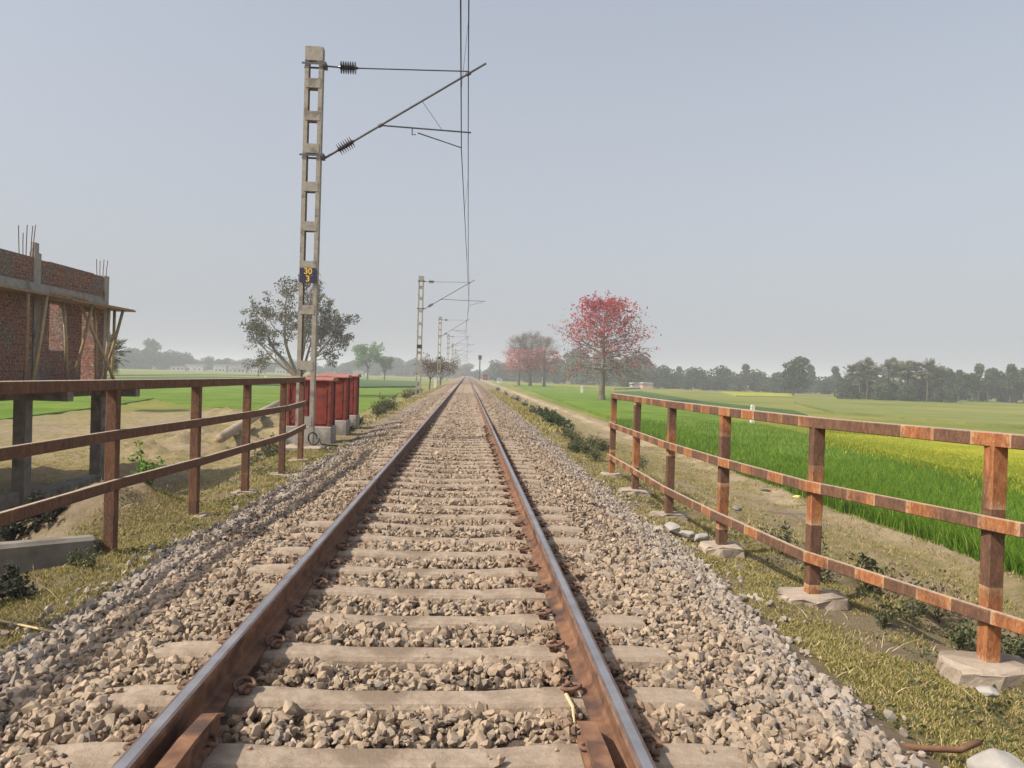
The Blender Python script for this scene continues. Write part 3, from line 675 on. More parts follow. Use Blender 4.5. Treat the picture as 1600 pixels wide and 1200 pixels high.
# facade facing the track, openings as (y0,y1,z0,z1)
def wall_with_openings(x0, x1, y0, y1, z0, z1, ops, name='brick_wall'):
    mb = MB(); cuts = sorted(ops); y = y0
    for a, b_, c, d in cuts:
        if a > y: mb.box((x0, y, z0), (x1, a, z1))
        if c > z0: mb.box((x0, a, z0), (x1, b_, c))
        if d < z1: mb.box((x0, a, d), (x1, b_, z1))
        y = b_
    if y < y1: mb.box((x0, y, z0), (x1, y1, z1))
    return mb.build(name, M['brick'], house)
wall_with_openings(WX-.25, WX, HY0, HY1-.28, SZ+.002, BZ0, [(18.9, 19.25, 1.6, 2.9), (21.55, 22.45, 1.62, 2.92), (23.3, 24.25, SZ+.002, 2.85)])
wall_with_openings(DX, DX+.25, HY0, HY1, SZ+.002, BZ0, [(15, 16, 1.6, 2.9), (19, 20, 1.6, 2.9)])
mb = MB(); mb.box((DX+.252, HY1-.25, SZ+.002), (WX-.30, HY1, BZ0)); mb.build('brick_wall', M['brick'], house)
mb = MB(); mb.box((DX+.252, 17.6, SZ+.002), (WX-.255, 17.8, BZ0)); mb.build('brick_wall', M['brick'], house)
mb = MB(); mb.box((WX-.28, HY1-.28, SZ+.003), (WX+.02, HY1+.02, TZ+.02)); mb.build('corner_column', M['conc'], house)
mb = MB(); mb.box((WX+.003, 20.75, SZ+.003), (WX+.03, 21.05, BZ0-.003)); mb.build('wall_column', M['concd'], house)
mb = MB(); mb.box((WX+.003, 16.2, SZ+.003), (WX+.03, 16.5, BZ0-.003)); mb.build('wall_column', M['concd'], house)
mb = MB(); mb.box((WX-.26, HY0, BZ0), (WX+.03, HY1-.29, BZ1)); mb.build('ring_beam', M['conc'], house)
mb = MB(); mb.box((DX, HY1-.25, BZ0+.002), (WX-.3, HY1, BZ1)); mb.build('ring_beam', M['conc'], house)
mb = MB()      # parapet with broken top course
y = HY0; rb = random.Random(8)
while y < HY1-.3:
    L = rb.choice((.25, .5, .75)); y2 = min(y+L, HY1-.29); mb.box((WX-.25, y, BZ1+.002), (WX-.01, y2-.002, TZ-rb.choice((0, 0, .0, .07, .02)))); y = y2
mb.build('parapet', M['brick'], house)
mb = MB(); mb.box((DX, HY1-.25, BZ1+.002), (WX-.3, HY1-.01, TZ-.04)); mb.build('parapet', M['brick'], house)
mb = MB(); mb.box((WX-.12, 20.75, BZ1+.003), (WX+.012, 21.05, TZ+.14)); mb.prism([(WX-.12, 20.8), (WX+.0, 20.8), (WX-.02, 21.0), (WX-.1, 21.02)], TZ+.142, TZ+.40, 'z'); mb.build('column_stub', M['conc'], house, jitter=.012)
def rebar(cx, cy, hs):
    mb = MB()
    for k, (dx, dy, h) in enumerate(hs): mb.tube([(cx+dx, cy+dy, TZ-.05), (cx+dx*1.15, cy+dy*1.1, TZ+h*.5), (cx+dx*1.3+.01, cy+dy*1.25, TZ+h)], .011, 5)
    mb.build('starter_bars', M['clip'], house)
rebar(WX-.1, 20.55, [(-.08, -.15, .75), (.06, -.1, .78), (-.08, .02, .6), (.06, .1, .8), (.06, .2, .85)])
rebar(WX-.14, HY1-.16, [(-.09, -.09, .52), (.09, -.1, .52), (-.09, .1, .50), (.09, .1, .52)])
# formwork shelf over the openings
sh = MB(); sh.box((WX+.035, 16.0, 3.0), (WX+.62, 21.2, 3.05)); sh.box((WX+.035, 21.35, 2.98), (WX+.70, 25.3, 3.03)); sh.box((WX+.2, 22.0, 3.035), (WX+.55, 25.55, 3.07)); sh.box((WX+.60, 20.4, 3.06), (WX+.68, 22.3, 3.12))
sh.build('formwork_shelf', M['wood'], house)
props = [((WX+.62, 22.6, 2.97), (WX+.55, 21.75, SZ+.02)), ((WX+.3, 22.55, 2.97), (WX+.85, 23.6, SZ+.02)), ((WX+.5, 23.9, 2.97), (WX+.6, 23.5, SZ+.02)), ((WX+.6, 24.6, 2.97), (WX+.4, 23.8, SZ+.02)),
         ((WX+.25, 21.75, 2.97), (WX+.3, 21.95, SZ+.02)), ((WX+.25, 23.5, 2.97), (WX+.5, 23.2, SZ+.02)), ((WX+.55, 19.5, 2.99), (WX+.5, 19.55, SZ+.02)), ((WX+.55, 20.35, 2.99), (WX+.55, 19.8, SZ+.02)), ((WX+.3, 24.7, 2.97), (WX+.5, 24.15, SZ+.02))]
for k, (a, c) in enumerate(props):
    mb = MB(); mb.tube([a, Vector(a).lerp(Vector(c), .5)+Vector((.01, .02, 0)), c], .045, 7)
    tag(mb.build('timber_prop', M['bamboo' if k % 3 else 'wood'], smooth=True), 'thin wooden pole propping the formwork shelf on the brick house front', 'prop', 'wooden props under the house formwork')
mb = MB(); mb.box((WX-.2, 13, FZ-.1), (WX+.25, 19.9, FZ+.42)); mb.box((WX-.1, 20.7, FZ-.1), (WX+.3, 24.2, FZ+.30)); tag(mb.build('plinth_wall', M['concd'], bevel=.02, jitter=.01), 'low concrete foundation strip on the ground between the house pillars', 'low wall')
mb = MB(); p0, p1 = at(155, 838, -.22), at(-60, 862, -.22)
dv = Vector((p1[0]-p0[0], p1[1]-p0[1])).normalized(); nv = Vector((-dv.y, dv.x))*.18
mb.add([(p0[0], p0[1], -.22), (p1[0], p1[1], -.20), (p1[0]-nv.x, p1[1]-nv.y, -.20), (p0[0]-nv.x, p0[1]-nv.y, -.22)]+[(p0[0], p0[1], -.9), (p1[0], p1[1], -.9), (p1[0]-nv.x, p1[1]-nv.y, -.9), (p0[0]-nv.x, p0[1]-nv.y, -.9)],
       [(0, 1, 2, 3), (4, 7, 6, 5), (0, 4, 5, 1), (1, 5, 6, 2), (2, 6, 7, 3), (3, 7, 4, 0)])
tag(mb.build('wing_wall', M['concd'], bevel=.03, jitter=.006), 'low stained concrete wing wall at the foot of the nearest left railing post', 'wall')

# ------------------------------------------------------------------ vegetation
def seg_tubes(segs, n=5):
    A = np.array([s[0] for s in segs], float); B = np.array([s[1] for s in segs], float); r0 = np.array([s[2] for s in segs]); r1 = np.array([s[3] for s in segs])
    D = B-A; D /= np.maximum(np.linalg.norm(D, axis=1), 1e-6)[:, None]
    ref = np.where(np.abs(D[:, 2:3]) > .9, np.array([[1., 0, 0]]), np.array([[0, 0, 1.]])); S = np.cross(D, ref); S /= np.linalg.norm(S, axis=1)[:, None]; T = np.cross(D, S)
    V = []
    for base, r in ((A, r0), (B+D*r1[:, None]*.5, r1)):
        for k in range(n):
            a = 2*math.pi*k/n; V.append(base+(S*math.cos(a)+T*math.sin(a))*r[:, None])
    V = np.stack(V, 1); m = len(segs); q = []
    for k in range(n): q.append([k, (k+1) % n, n+(k+1) % n, n+k])
    Fq = (np.array(q)[None]+(np.arange(m)*2*n)[:, None, None]).reshape(-1, 4)
    return V.reshape(-1, 3), Fq
def cards(C, s, rs_, flat=.0, aspect=.55):
    n = len(C); s = np.broadcast_to(s, n)*rs_.uniform(.7, 1.3, n); a = rs_.normal(size=(n, 3)); a[:, 2] *= (1-flat)
    a /= np.linalg.norm(a, axis=1)[:, None]; b_ = np.cross(a, rs_.normal(size=(n, 3))); b_ /= np.linalg.norm(b_, axis=1)[:, None]
    u = a*s[:, None]; v = b_*(s*aspect)[:, None]
    V = np.stack([C-u, C-v*.9+u*.1, C+u, C+v*.9+u*.1], 1).reshape(-1, 3); Fq = np.arange(n*4).reshape(-1, 4); return V, Fq
class Tree:
    def __init__(s, seed): s.r = random.Random(seed); s.np = np.random.RandomState(seed); s.seg = []; s.tips = []; s.mids = []
    def branch(s, p, d, L, r, depth, cfg):
        p = Vector(p); d = Vector(d).normalized(); lv = cfg[depth]; n = lv.get('n', 4); kids_ = lv.get('kids', 0); r_end = r*lv.get('taper', .5); pts = [(p.copy(), d.copy(), r)]
        for i in range(n):
            w_ = lv.get('wander', .15); d = (d+Vector((s.r.gauss(0, w_), s.r.gauss(0, w_), s.r.gauss(0, w_)+lv.get('grav', 0)))).normalized()
            q = p+d*L/n; ra = r+(r_end-r)*i/n; rb_ = r+(r_end-r)*(i+1)/n; s.seg.append((p[:], q[:], ra, rb_)); p = q; pts.append((p.copy(), d.copy(), rb_))
        if depth == len(cfg)-1: s.tips.append(p[:]); s.mids.append(pts[len(pts)//2][0][:]); return
        t0 = lv.get('start', .3)
        for k in range(kids_):
            t = t0+(1-t0)*(k+s.r.random()*.7)/kids_; f = min(t*n, n-.001); i = int(f); a, da, ra = pts[i]; b_, db, rb_ = pts[i+1]; fp = f-i
            q = a.lerp(b_, fp); rr = ra+(rb_-ra)*fp; ang = s.r.gauss(*lv.get('ang', (.9, .15))); phi = k*2.4+s.r.uniform(-.5, .5)
            o = da.orthogonal().normalized(); o.rotate(Matrix.Rotation(phi, 3, da)); nd = da*math.cos(ang)+o*math.sin(ang)
            sc = lv.get('len', .6)*s.r.uniform(.75, 1.2)*(1-lv.get('lt', .3)*t)
            s.branch(q, nd, L*sc, rr*lv.get('rad', .6), depth+1, cfg)
        if lv.get('cont', True): s.branch(p, d, L*lv.get('len', .6)*.8, r_end, depth+1, cfg)
def tree_obj(name, segs, parts, bark, label, cat, group=None, loc=(0, 0, 0)):
    root = empty(name, loc); tag(root, label, cat, group)
    V, Fq = seg_tubes(segs, 6); link('trunk', mesh_np('trunk', V, [Fq], bark, True), root)
    for nm, (V, Fq), m in parts: link(nm, mesh_np(nm, V, [Fq], m), root)
    return root
def spread(T, pts, k, sd, zf=.8):
    P = np.array(pts); P = np.repeat(P, k, 0); return P+T.np.normal(size=P.shape)*np.array([sd, sd, sd*zf])

# -- big red silk-cotton tree
def silk_cotton(seed, H, W, bare_low, label, loc, fm, top_grey=False, dens=1.):
    T = Tree(seed); R_ = H*.036; trunk = [(0, 0, -.3)]
    n = 12; p = Vector((0, 0, -.3)); lv = []
    for i in range(n):
        q = Vector((T.r.uniform(-.06, .06)*i*.3, T.r.uniform(-.06, .06)*i*.3, -.3+(H*.93)*(i+1)/n)); rr = R_*(1-.82*i/n)*(1.5 if i == 0 else 1); r2 = R_*(1-.82*(i+1)/n)
        T.seg.append((p[:], q[:], rr, r2)); lv.append((p.copy(), q.copy(), r2)); p = q
    cfg = [dict(n=6, wander=.07, grav=.02, kids=7, ang=(.75, .2), len=.42, lt=.25, rad=.5, start=.25, taper=.35),
           dict(n=3, wander=.14, grav=-.02, kids=5, ang=(.8, .25), len=.5, rad=.55, start=.2, taper=.4),
           dict(n=3, wander=.2, grav=-.08, kids=0, taper=.4)]
    hs_ = [.34, .39, .45, .50, .55, .60, .66, .71, .76, .81, .86, .90, .94]
    for j, h in enumerate(hs_):
        z = h*H; wd = W/2*float(np.interp(h, [.3, .38, .5, .62, .75, .86, .95], [.62, .92, 1.04, .95, .80, .62, .45]))
        for k in range(5 if h < .85 else 6):
            a = j*1.1+k*2*math.pi/5+T.r.uniform(-.25, .25); up = (-.05 if h < .42 else .12+(h-.45)*.9)
            L = wd*T.r.uniform(.60, .86)
            T.branch((0, 0, z), (math.cos(a), math.sin(a), up), L, R_*(1-.8*h)*.32, 0, cfg)
    for k in range(46):          # thin bare sprays hanging under the lowest limbs
        a = T.r.uniform(0, 6.28); q = W/2*T.r.uniform(.35, .95); z = H*T.r.uniform(.30, .42); side_ = 1.2 if math.cos(a) > 0 else .75
        T.branch((math.cos(a)*q, math.sin(a)*q, z), (math.cos(a)*.5, math.sin(a)*.5, -.25), H*.13*side_, .04, 0, [dict(n=4, wander=.15, grav=-.14, kids=5, ang=(.7, .2), len=.5, rad=.6, start=.15), dict(n=3, wander=.2, grav=-.15)])
    tips = np.array(T.tips); mids = np.array(T.mids); hz = tips[:, 2]/H
    u = .45*T.np.rand(len(tips))+.55*np.clip(.5+1.3*fbm(tips[:, 0]*.55+tips[:, 1]*.3, tips[:, 2]*.6+seed, 2), 0, 1); side = tips[:, 0]/(W/2)
    if top_grey: red = (hz > .34) & (hz < .74) & (u < .95)
    else: red = ((hz > .6) & (u < .72)) | ((hz > .36) & (side > .35) & (u < .74)) | ((hz > .42) & (u < .50)) | (u < .14)
    P1 = np.concatenate([tips[red], mids[red]]); P1 = P1[T.np.rand(len(P1)) < .62]; P1 = np.repeat(P1, 2, 0)+T.np.normal(size=(len(P1)*2, 3))*.18
    V1 = cards(P1, .15 if not top_grey else .15, T.np, aspect=.8)
    nr = tips[~red]; P2 = np.repeat(nr, 2, 0)+T.np.normal(size=(len(nr)*2, 3))*.25; P2[:, 2] -= T.np.rand(len(P2))*.6
    V2 = cards(P2, .12, T.np)
    parts = [('blossom', V1, fm)]
    parts.append(('dry_pods', V2, M['leaf_brown']))
    return tree_obj('silk_cotton_tree', T.seg, parts, M['bark'], label, 'tree', loc=loc)
tx, ty = at(940, 628, FZ)
silk_cotton(3, 15.2, 16.6, True, 'tall red flowering tree with a straight trunk standing in the green field', (tx, ty, FZ), M['flower_red'])
bx, by = at(826, 605, FZ)
for k, (dx, dy, h_, w__, sd, lb) in enumerate(((-3.5, -2, 16.5, 13, 21, 'left one of the pale pink flowering trees beyond the big red tree'), (.5, 0, 17.5, 15, 22, 'middle one of the pale pink flowering trees beyond the big red tree'), (5.5, 4, 16.5, 13, 23, 'right one of the pale pink flowering trees beyond the big red tree'))):
    silk_cotton(sd, h_, w__, True, lb, (bx+dx, by+dy, FZ), M['flower_pink'], True, .7)

# -- spreading tree on the left, many stems from one base
def spreading():
    T = Tree(12); cfg = [dict(n=7, wander=.09, grav=.03, kids=4, ang=(.65, .2), len=.46, rad=.5, start=.45, taper=.4, lt=.2), dict(n=4, wander=.16, grav=.02, kids=4, ang=(.75, .25), len=.55, rad=.55, start=.35, taper=.45), dict(n=3, wander=.2, kids=3, ang=(.8, .3), len=.6, rad=.55, start=.2), dict(n=2, wander=.2)]
    stems = [((-.75, .1, .95), 10.5, .30), ((-.42, -.3, 1.05), 11.5, .28), ((-.12, .3, 1.1), 11.5, .28), ((.18, -.2, 1.1), 11, .25), ((.62, .2, .85), 9.5, .25), ((-1.05, .2, .75), 8, .2), ((.35, .4, .9), 9.5, .22), ((.95, -.1, .72), 8, .18)]
    base = (0, 0, -.3); T.seg.append(((.5, 0, -.4), (-.1, 0, 2.3), .62, .48))
    for d, L, r in stems: T.branch((-.1, 0, 2.0), d, L*.78, r, 0, cfg)
    tips = np.array(T.tips); C = spread(T, tips, 17, .27, .6); z = C[:, 2]
    low = (C[:, 2] < 7.3); br = low & (T.np.rand(len(C)) < .6)
    return T, C, br
T, C, br = spreading(); lx, ly = at(466, 618, FZ)
tree_obj('spreading_tree', T.seg, [('crown', cards(C[~br], .16, T.np), M['leaf_olive']), ('dry_leaves', cards(C[br][::2], .15, T.np), M['leaf_brown'])], M['bark'], 'big spreading tree with several leaning stems behind the tall mast', 'tree', loc=(lx, ly, FZ)).scale = (1.0, 1.05, 1.15)

def leafy(seed, H, W, mat, label, loc, tip_k=14, card=.3, name='leafy_tree', stem=.3, group=None, bark=None, sd=.6, cat='tree'):
    T = Tree(seed); cfg = [dict(n=5, wander=.08, grav=.05, kids=5, ang=(.7, .2), len=.5, rad=.55, start=.4, lt=.2), dict(n=4, wander=.16, kids=4, ang=(.8, .3), len=.6, rad=.55, start=.3), dict(n=2, wander=.2)]
    T.seg.append(((0, 0, -.3), (.1, 0, H*stem), H*.028, H*.02))
    for k in range(6):
        a = k*2.1+T.r.random(); up = T.r.uniform(.6, 2.2); T.branch((.1, 0, H*stem*T.r.uniform(.75, 1)), (math.cos(a), math.sin(a), up), H*.45*T.r.uniform(.8, 1.1), H*.013, 0, cfg)
    tips = np.array(T.tips); tips[:, :2] *= (W/2)/max(.1, np.percentile(np.abs(tips[:, :2]), 96)); segs = [s_ for s_ in T.seg]
    f = (W/2)/max(.1, np.percentile(np.abs(np.array(T.tips)[:, :2]), 96)); segs = [((a[0]*f, a[1]*f, a[2]), (b_[0]*f, b_[1]*f, b_[2]), r0, r1) for a, b_, r0, r1 in T.seg]
    tips[:, 2] *= 1.0; zmax = np.percentile(tips[:, 2], 97); k = H*.97/zmax; tips[:, 2] *= k; segs = [((a[0], a[1], a[2]*k), (b_[0], b_[1], b_[2]*k), r0, r1) for a, b_, r0, r1 in segs]
    return tree_obj(name, segs, [('crown', cards(spread(T, tips, tip_k, sd), card, T.np), mat)], bark or M['bark_dk'], label, cat, group, loc)
gx, gy = at(574, 594, FZ)
leafy(31, 14.5, 10.5, M['leaf_bright'], 'small bright green tree alone in the left field', (gx, gy, FZ), 26, .36, sd=.6)
leafy(32, 9.8, 5.5, M['leaf_bright'], 'low bright green tree touching the right side of the lone field tree', (gx+6.6, gy+3, FZ), 16, .30, sd=.45)
# scruffy pale trees by the line
for k, (yy, xx, h_, lb) in enumerate(((112, -5.2, 4.4, 'sparse pale bushy tree at the feet of the third mast'), (121, -4.0, 4.6, 'sparse olive bushy tree just right of the pale one by the masts'))):
    leafy(40+k, h_, 4.2, M['leaf_brown' if k == 0 else 'leaf_olive'], lb, (xx, yy, -.9), 8, .12, name='scrub_tree', sd=.25)

# -- hazy far trees: five shapes, copied
def blob_tree(seed, H, W, mat, card=.55, n=1500, stem=.16, lobes=9):
    r = np.random.RandomState(seed); C = []; segs = [((0, 0, -.5), (0, 0, H*.5), H*.02, H*.012)]
    for i in range(lobes):
        a = r.uniform(0, 6.3); rad = r.uniform(0, .62)*W/2; z = H*(stem+.1+(.84-stem-.1)*(i+.5)/lobes); c = np.array([math.cos(a)*rad, math.sin(a)*rad, z]); sz = W*r.uniform(.17, .3)
        d = r.normal(size=(n//lobes, 3)); d /= np.linalg.norm(d, axis=1)[:, None]; C.append(c+d*sz*r.uniform(.65, 1.08, (n//lobes, 1))*np.array([1, 1, .8])); segs.append(((0, 0, H*stem), tuple(c), H*.011, H*.004))
    C = np.concatenate(C); C = C[C[:, 2] < H]; root = tree_obj('field_tree', segs, [('crown', cards(C, card, r), mat)], M['bark_dk'], 'dark hazy tree in the far treeline', 'tree', loc=(0, 0, FZ)); return root
def palm(seed, H, nl=64):
    r = random.Random(seed); segs = []; p = Vector((0, 0, -.3))
    for i in range(6):
        q = Vector((r.uniform(-.1, .1), r.uniform(-.1, .1), H*.66*(i+1)/6)); segs.append((p[:], q[:], .24-.01*i, .23-.01*i)); p = q
    V = []; Fq = []
    for k in range(nl):
        a = r.uniform(0, 6.28); el = r.uniform(-1.25, 1.4); d = Vector((math.cos(a)*math.cos(el), math.sin(a)*math.cos(el), math.sin(el))); c = p+d*r.uniform(.9, 2.3); s_ = d.cross(Vector((0, 0, 1))).normalized(); u = s_.cross(d)
        segs.append((p[:], c[:], .04, .03)); m = 11; R_ = r.uniform(.9, 1.35)
        for j in range(m):
            t = -1.9+3.8*j/(m-1); e = d*math.cos(t)+s_*math.sin(t); g_ = e.cross(d+u*.6).normalized() if abs(t) > .02 else s_
            b = len(V); tip = c+e*R_+u*r.uniform(-.15, .15); midp = c+e*R_*.55; sd_ = (s_*math.cos(t)-d*math.sin(t))*.085
            V += [c[:], (midp+sd_)[:], tip[:], (midp-sd_)[:]]; Fq.append((b, b+1, b+2, b+3))
    return tree_obj('fan_palm', segs, [('crown', (np.array(V), np.array(Fq)), M['leaf_palm'])], M['bark_dk'], 'fan palm', 'palm', loc=(0, 0, FZ))
pal = [palm(1, 11), palm(2, 12.5), palm(3, 9.8)]
ft = [blob_tree(1, 12, 11, M['leaf_dark'], stem=.0, lobes=13, n=2000), blob_tree(2, 10, 12, M['leaf_mid'], stem=0, lobes=13, n=2000), blob_tree(3, 14, 9, M['leaf_dark'], stem=.12, lobes=11, n=1800), blob_tree(4, 8, 10, M['leaf_mid'], stem=-.05, n=1600), blob_tree(5, 16, 6, M['leaf_mid'], n=1500, stem=.2, card=.45)]
rt = random.Random(77)
used = set()
def put(proto, loc, s, label, group, cat=None):
    rz = rt.uniform(0, 6.28)
    if proto.name in used: o = copy_tree(proto, loc, rz, s)
    else:
        kids(proto); o = proto; KIDS.setdefault(proto.name, kids(proto)); used.add(proto.name); o.location = loc; o.rotation_euler = (0, 0, rz); o.scale = s if hasattr(s, '__len__') else (s, s, s)
    o['label'] = label
    if group: o['group'] = group
    return o
def px_loc(px, dist): return (aty(px, dist), dist, FZ)
def row(p0, p1, n, d0, d1, hs_, protos, label, group, wide=1.0):
    for i in range(n):
        t = (i+rt.uniform(-.35, .35))/max(1, n-1); px = p0+(p1-p0)*t; d = d0+(d1-d0)*t+rt.uniform(-10, 10); s = rt.uniform(*hs_)
        put(rt.choice(protos), px_loc(px, d), (s*wide, s*wide, s), label, group)
# right side
row(775, 1010, 17, 470, 330, (.95, 1.5), ft[:4], 'dark hazy tree in the far treeline behind the flowering trees', 'trees of the treeline behind the flowering trees', 1.15)
row(775, 1010, 12, 520, 400, (.8, 1.2), ft[:4], 'dark hazy tree in the far treeline behind the flowering trees', 'trees of the treeline behind the flowering trees', 1.2)
row(1020, 1330, 22, 330, 285, (.68, .95), [ft[0], ft[1], ft[3], ft[4]], 'dark green tree in the treeline right of the big red tree', 'trees of the treeline between the red tree and the palms', 1.15)
row(1020, 1330, 16, 370, 330, (.7, .95), [ft[0], ft[1], ft[3]], 'dark green tree in the treeline right of the big red tree', 'trees of the treeline between the red tree and the palms', 1.2)
row(1320, 1620, 20, 262, 232, (.62, .85), [ft[0], ft[1], ft[3]], 'dark green tree in the treeline behind the palms at right', 'trees of the treeline behind the palms')
row(1485, 1605, 9, 232, 215, (.62, .82), [ft[4], ft[2]], 'slender grey green tree at the right end of the treeline', 'slender trees at the right end of the treeline')
put(ft[2], px_loc(1240, 240), (1.1, 1.1, .95), 'tall dense tree standing alone before the right treeline', None)
for px, d, s in ((1331, 212, 1.0), (1344, 208, .95), (1356, 206, 1.05), (1370, 214, .92), (1388, 205, 1.02), (1396, 210, 1.08), (1407, 203, .98), (1419, 206, 1.0), (1431, 203, 1.1), (1440, 208, .95), (1450, 200, 1.06), (1462, 206, .98), (1472, 204, .9)):
    put(pal[rt.randrange(3)], px_loc(px, d), s, 'fan palm with a spiky round crown in the right hand palm row', 'fan palms in the right hand row')
put(pal[0], px_loc(164, 62), (.62, .62, .62), 'single palm showing its fronds behind the far corner of the house', None)
row(1322, 1482, 15, 215, 205, (.42, .62), [ft[3], ft[1]], 'low dark bush under the fan palms', 'low bushes under the palm row', 1.1)
# left side
row(168, 300, 12, 540, 600, (1.1, 1.75), ft[:4], 'blue grey hazy tree in the left treeline beside the house', 'trees of the left treeline beside the house', 1.1)
row(280, 560, 26, 640, 640, (.7, 1.05), ft[:4], 'blue grey hazy tree low in the left treeline behind the village', 'trees of the left treeline behind the village', 1.4)
row(540, 722, 18, 640, 620, (.8, 1.3), ft[:4], 'blue grey hazy tree in the left treeline beyond the masts', 'trees of the left treeline beyond the masts', 1.3)
row(170, 720, 30, 800, 800, (.9, 1.3), ft[:4], 'blue grey hazy tree low in the left treeline behind the village', 'trees of the left treeline behind the village', 1.6)
row(740, 775, 5, 560, 520, (.55, 1.0), [ft[0], ft[1], ft[3]], 'faint hazy tree beside the far end of the track', 'trees at the far end of the track')
for o in ft+pal:
    if o.name not in used:
        for c in kids(o): bpy.data.objects.remove(c)
        bpy.data.objects.remove(o)
# village houses
def hut(px, d, w_, h_, mat, label, group='pale village houses below the treeline'):
    x, y, z = px_loc(px, d); root = empty('village_house', (x, y, FZ)); tag(root, label, 'house', group)
    mb = MB(); mb.box((-w_/2, -3, -.3), (w_/2, 3, h_)); mb.build('wall', mat, root)
    mb = MB(); mb.prism([(-w_/2-.4, h_+.003), (w_/2+.4, h_+.003), (w_/2-.5, h_+.7), (-w_/2+.5, h_+.7)], -3.3, 3.3, 'y'); mb.build('roof', M['conc'], root)
    for sx in ((-.28, .05, .3) if w_ > 6.5 else ()):
        mb = MB(); mb.box((sx*w_-.5, -3.04, .9), (sx*w_+.5, -3.003, 2.1)); mb.build('window', M['black'], root)
for px, d, w_, h_ in ((280, 500, 9, 2.6), (305, 540, 12, 4.2), (345, 520, 8, 4.5), (368, 530, 9, 4.6), (375, 480, 8, 2.6), (400, 520, 8, 4.0), (440, 520, 7, 3.8), (560, 560, 7, 3)):
    hut(px, d, w_, h_, M['limewash'], 'small pale house of the hazy village on the left', 'pale houses of the hazy village on the left')
hut(1010, 318, 4.2, 1.9, M['pinkwash'], 'pinkish house under the treeline right of the big red tree', None)
hut(781, 340, 2.0, 1.7, M['white'], 'tiny white hut beside the far end of the track', None)
hut(992, 330, 3.5, 1.6, M['limewash'], 'pale house half hidden by the drooping twigs of the big red tree', None)

# ------------------------------------------------------------------ crops
W_ = lambda x, y: ('w', x, y)
def crop(name, pts, h, mat, label, dz=0.):
    mb = MB(); P = [q[1:] if q[0] == 'w' else at(q[0], q[1], FZ+h) for q in pts]; mb.prism(P, FZ-.3, FZ+h+dz, 'z'); o = mb.build(name, mat); tag(o, label, 'crop', kind='stuff'); return o
crop('wheat_field', [W_(11.7, 7), W_(11.6, 19), W_(11.9, 26), W_(11.8, 35), W_(12.9, 52), W_(13.2, 88), W_(16, 190), (800, 601), (830, 600), (1000, 618), (1080, 640), (1280, 684), (1600, 745), (1660, 760), W_(26, 7)], .36, M['crop_green'], 'dense green wheat growing behind the right railing')
crop('mustard_field', [(1285, 682), (1460, 724), (1620, 752), (1620, 700), (1440, 684), (1290, 676)], .5, M['crop_yellow'], 'bright yellow flowering mustard strip behind the green wheat at right')
crop('lime_field', [(1080, 640), (1284, 682), (1289, 675), (1440, 683), (1620, 699), (1620, 686), (1440, 668), (1270, 655), (1140, 640), (1050, 629)], .42, M['crop_lime'], 'yellow green young crop between the mustard and the wheat')
crop('dark_field', [(960, 612), (1005, 617), (1050, 627), (1140, 638), (1262, 648), (1240, 641), (1100, 627), (1000, 611)], .4, M['crop_dark'], 'dark green crop strip beyond the big red tree')
crop('pale_field', [(1240, 628), (1300, 642), (1620, 668), (1620, 652), (1400, 636)], .3, M['crop_pale'], 'pale green crop below the palm row')
crop('far_mustard_field', [(1125, 612), (1150, 618), (1240, 620), (1232, 615)], .2, M['crop_yellow'], 'thin far strip of yellow mustard left of the lone tall tree')
crop('far_wheat_field', [(770, 597), (800, 600), (960, 607), (1000, 606), (900, 601)], .4, M['crop_lime'], 'far lime green strip in front of the hazy treeline at centre')
crop('left_wheat_field', [(-80, 668), (0, 655), (120, 640), (180, 632), (240, 622), (300, 634), (440, 641), (560, 646), (640, 606), (560, 606), (330, 600), (100, 605), (-80, 615)], .12, M['crop_green'], 'bright green wheat in the left field behind the railing')
crop('left_leafy_field', [(-80, 613), (100, 603), (330, 598), (560, 604), (650, 603), (655, 596), (560, 592), (330, 588), (100, 590), (-80, 596)], .45, M['crop_dark'], 'darker leafy crop band across the left field')
crop('left_far_field', [(-80, 592), (100, 586), (330, 585), (560, 589), (670, 593), (690, 588), (560, 583), (330, 578), (100, 575)], .3, M['crop_pale'], 'pale olive crop far out in the left field')
# standing blades along the near edge of the wheat
def blades(P, h, w_, rs_, lean=.25):
    n = len(P); a = rs_.uniform(0, 6.28, n); h = h*rs_.uniform(.65, 1.15, n); ln = rs_.normal(size=(n, 2))*lean*h[:, None]
    sx = np.stack([np.cos(a), np.sin(a), np.zeros(n)], -1)*(w_/2*rs_.uniform(.7, 1.3, n))[:, None]; m = P+np.concatenate([ln*.35, (h*.6)[:, None]], 1); t = P+np.concatenate([ln, h[:, None]], 1)
    V = np.stack([P-sx, P+sx, m+sx*.8, m-sx*.8, t], 1).reshape(-1, 3); b = (np.arange(n)*5)[:, None]
    return V, np.concatenate([b+np.array([0, 1, 2, 3])], 1), b+np.array([3, 2, 4])
def wheat_pts(x0, x1, y0, y1, d):
    n = int((x1-x0)*(y1-y0)*d); x = rs.uniform(x0, x1, n); y = rs.uniform(y0, y1, n); e = 11.15+.3*vn(y*.6, 2.)+np.interp(y, [14, 26, 35, 64], [0, .1, 0, 1.2]); k = x > e; x, y = x[k], y[k]
    return np.stack([x, y, np.full(len(x), FZ+.02)], -1)
A = [(wheat_pts(10.9, 14, 10, 30, 520), .56, .020), (wheat_pts(14, 20, 12, 34, 170), .56, .024), (wheat_pts(10.9, 15, 30, 62, 130), .56, .03), (wheat_pts(20, 30, 17, 34, 60), .55, .03), (wheat_pts(15, 24, 34, 62, 45), .53, .04)]
V4 = []; Q = []; T3 = []; b = 0
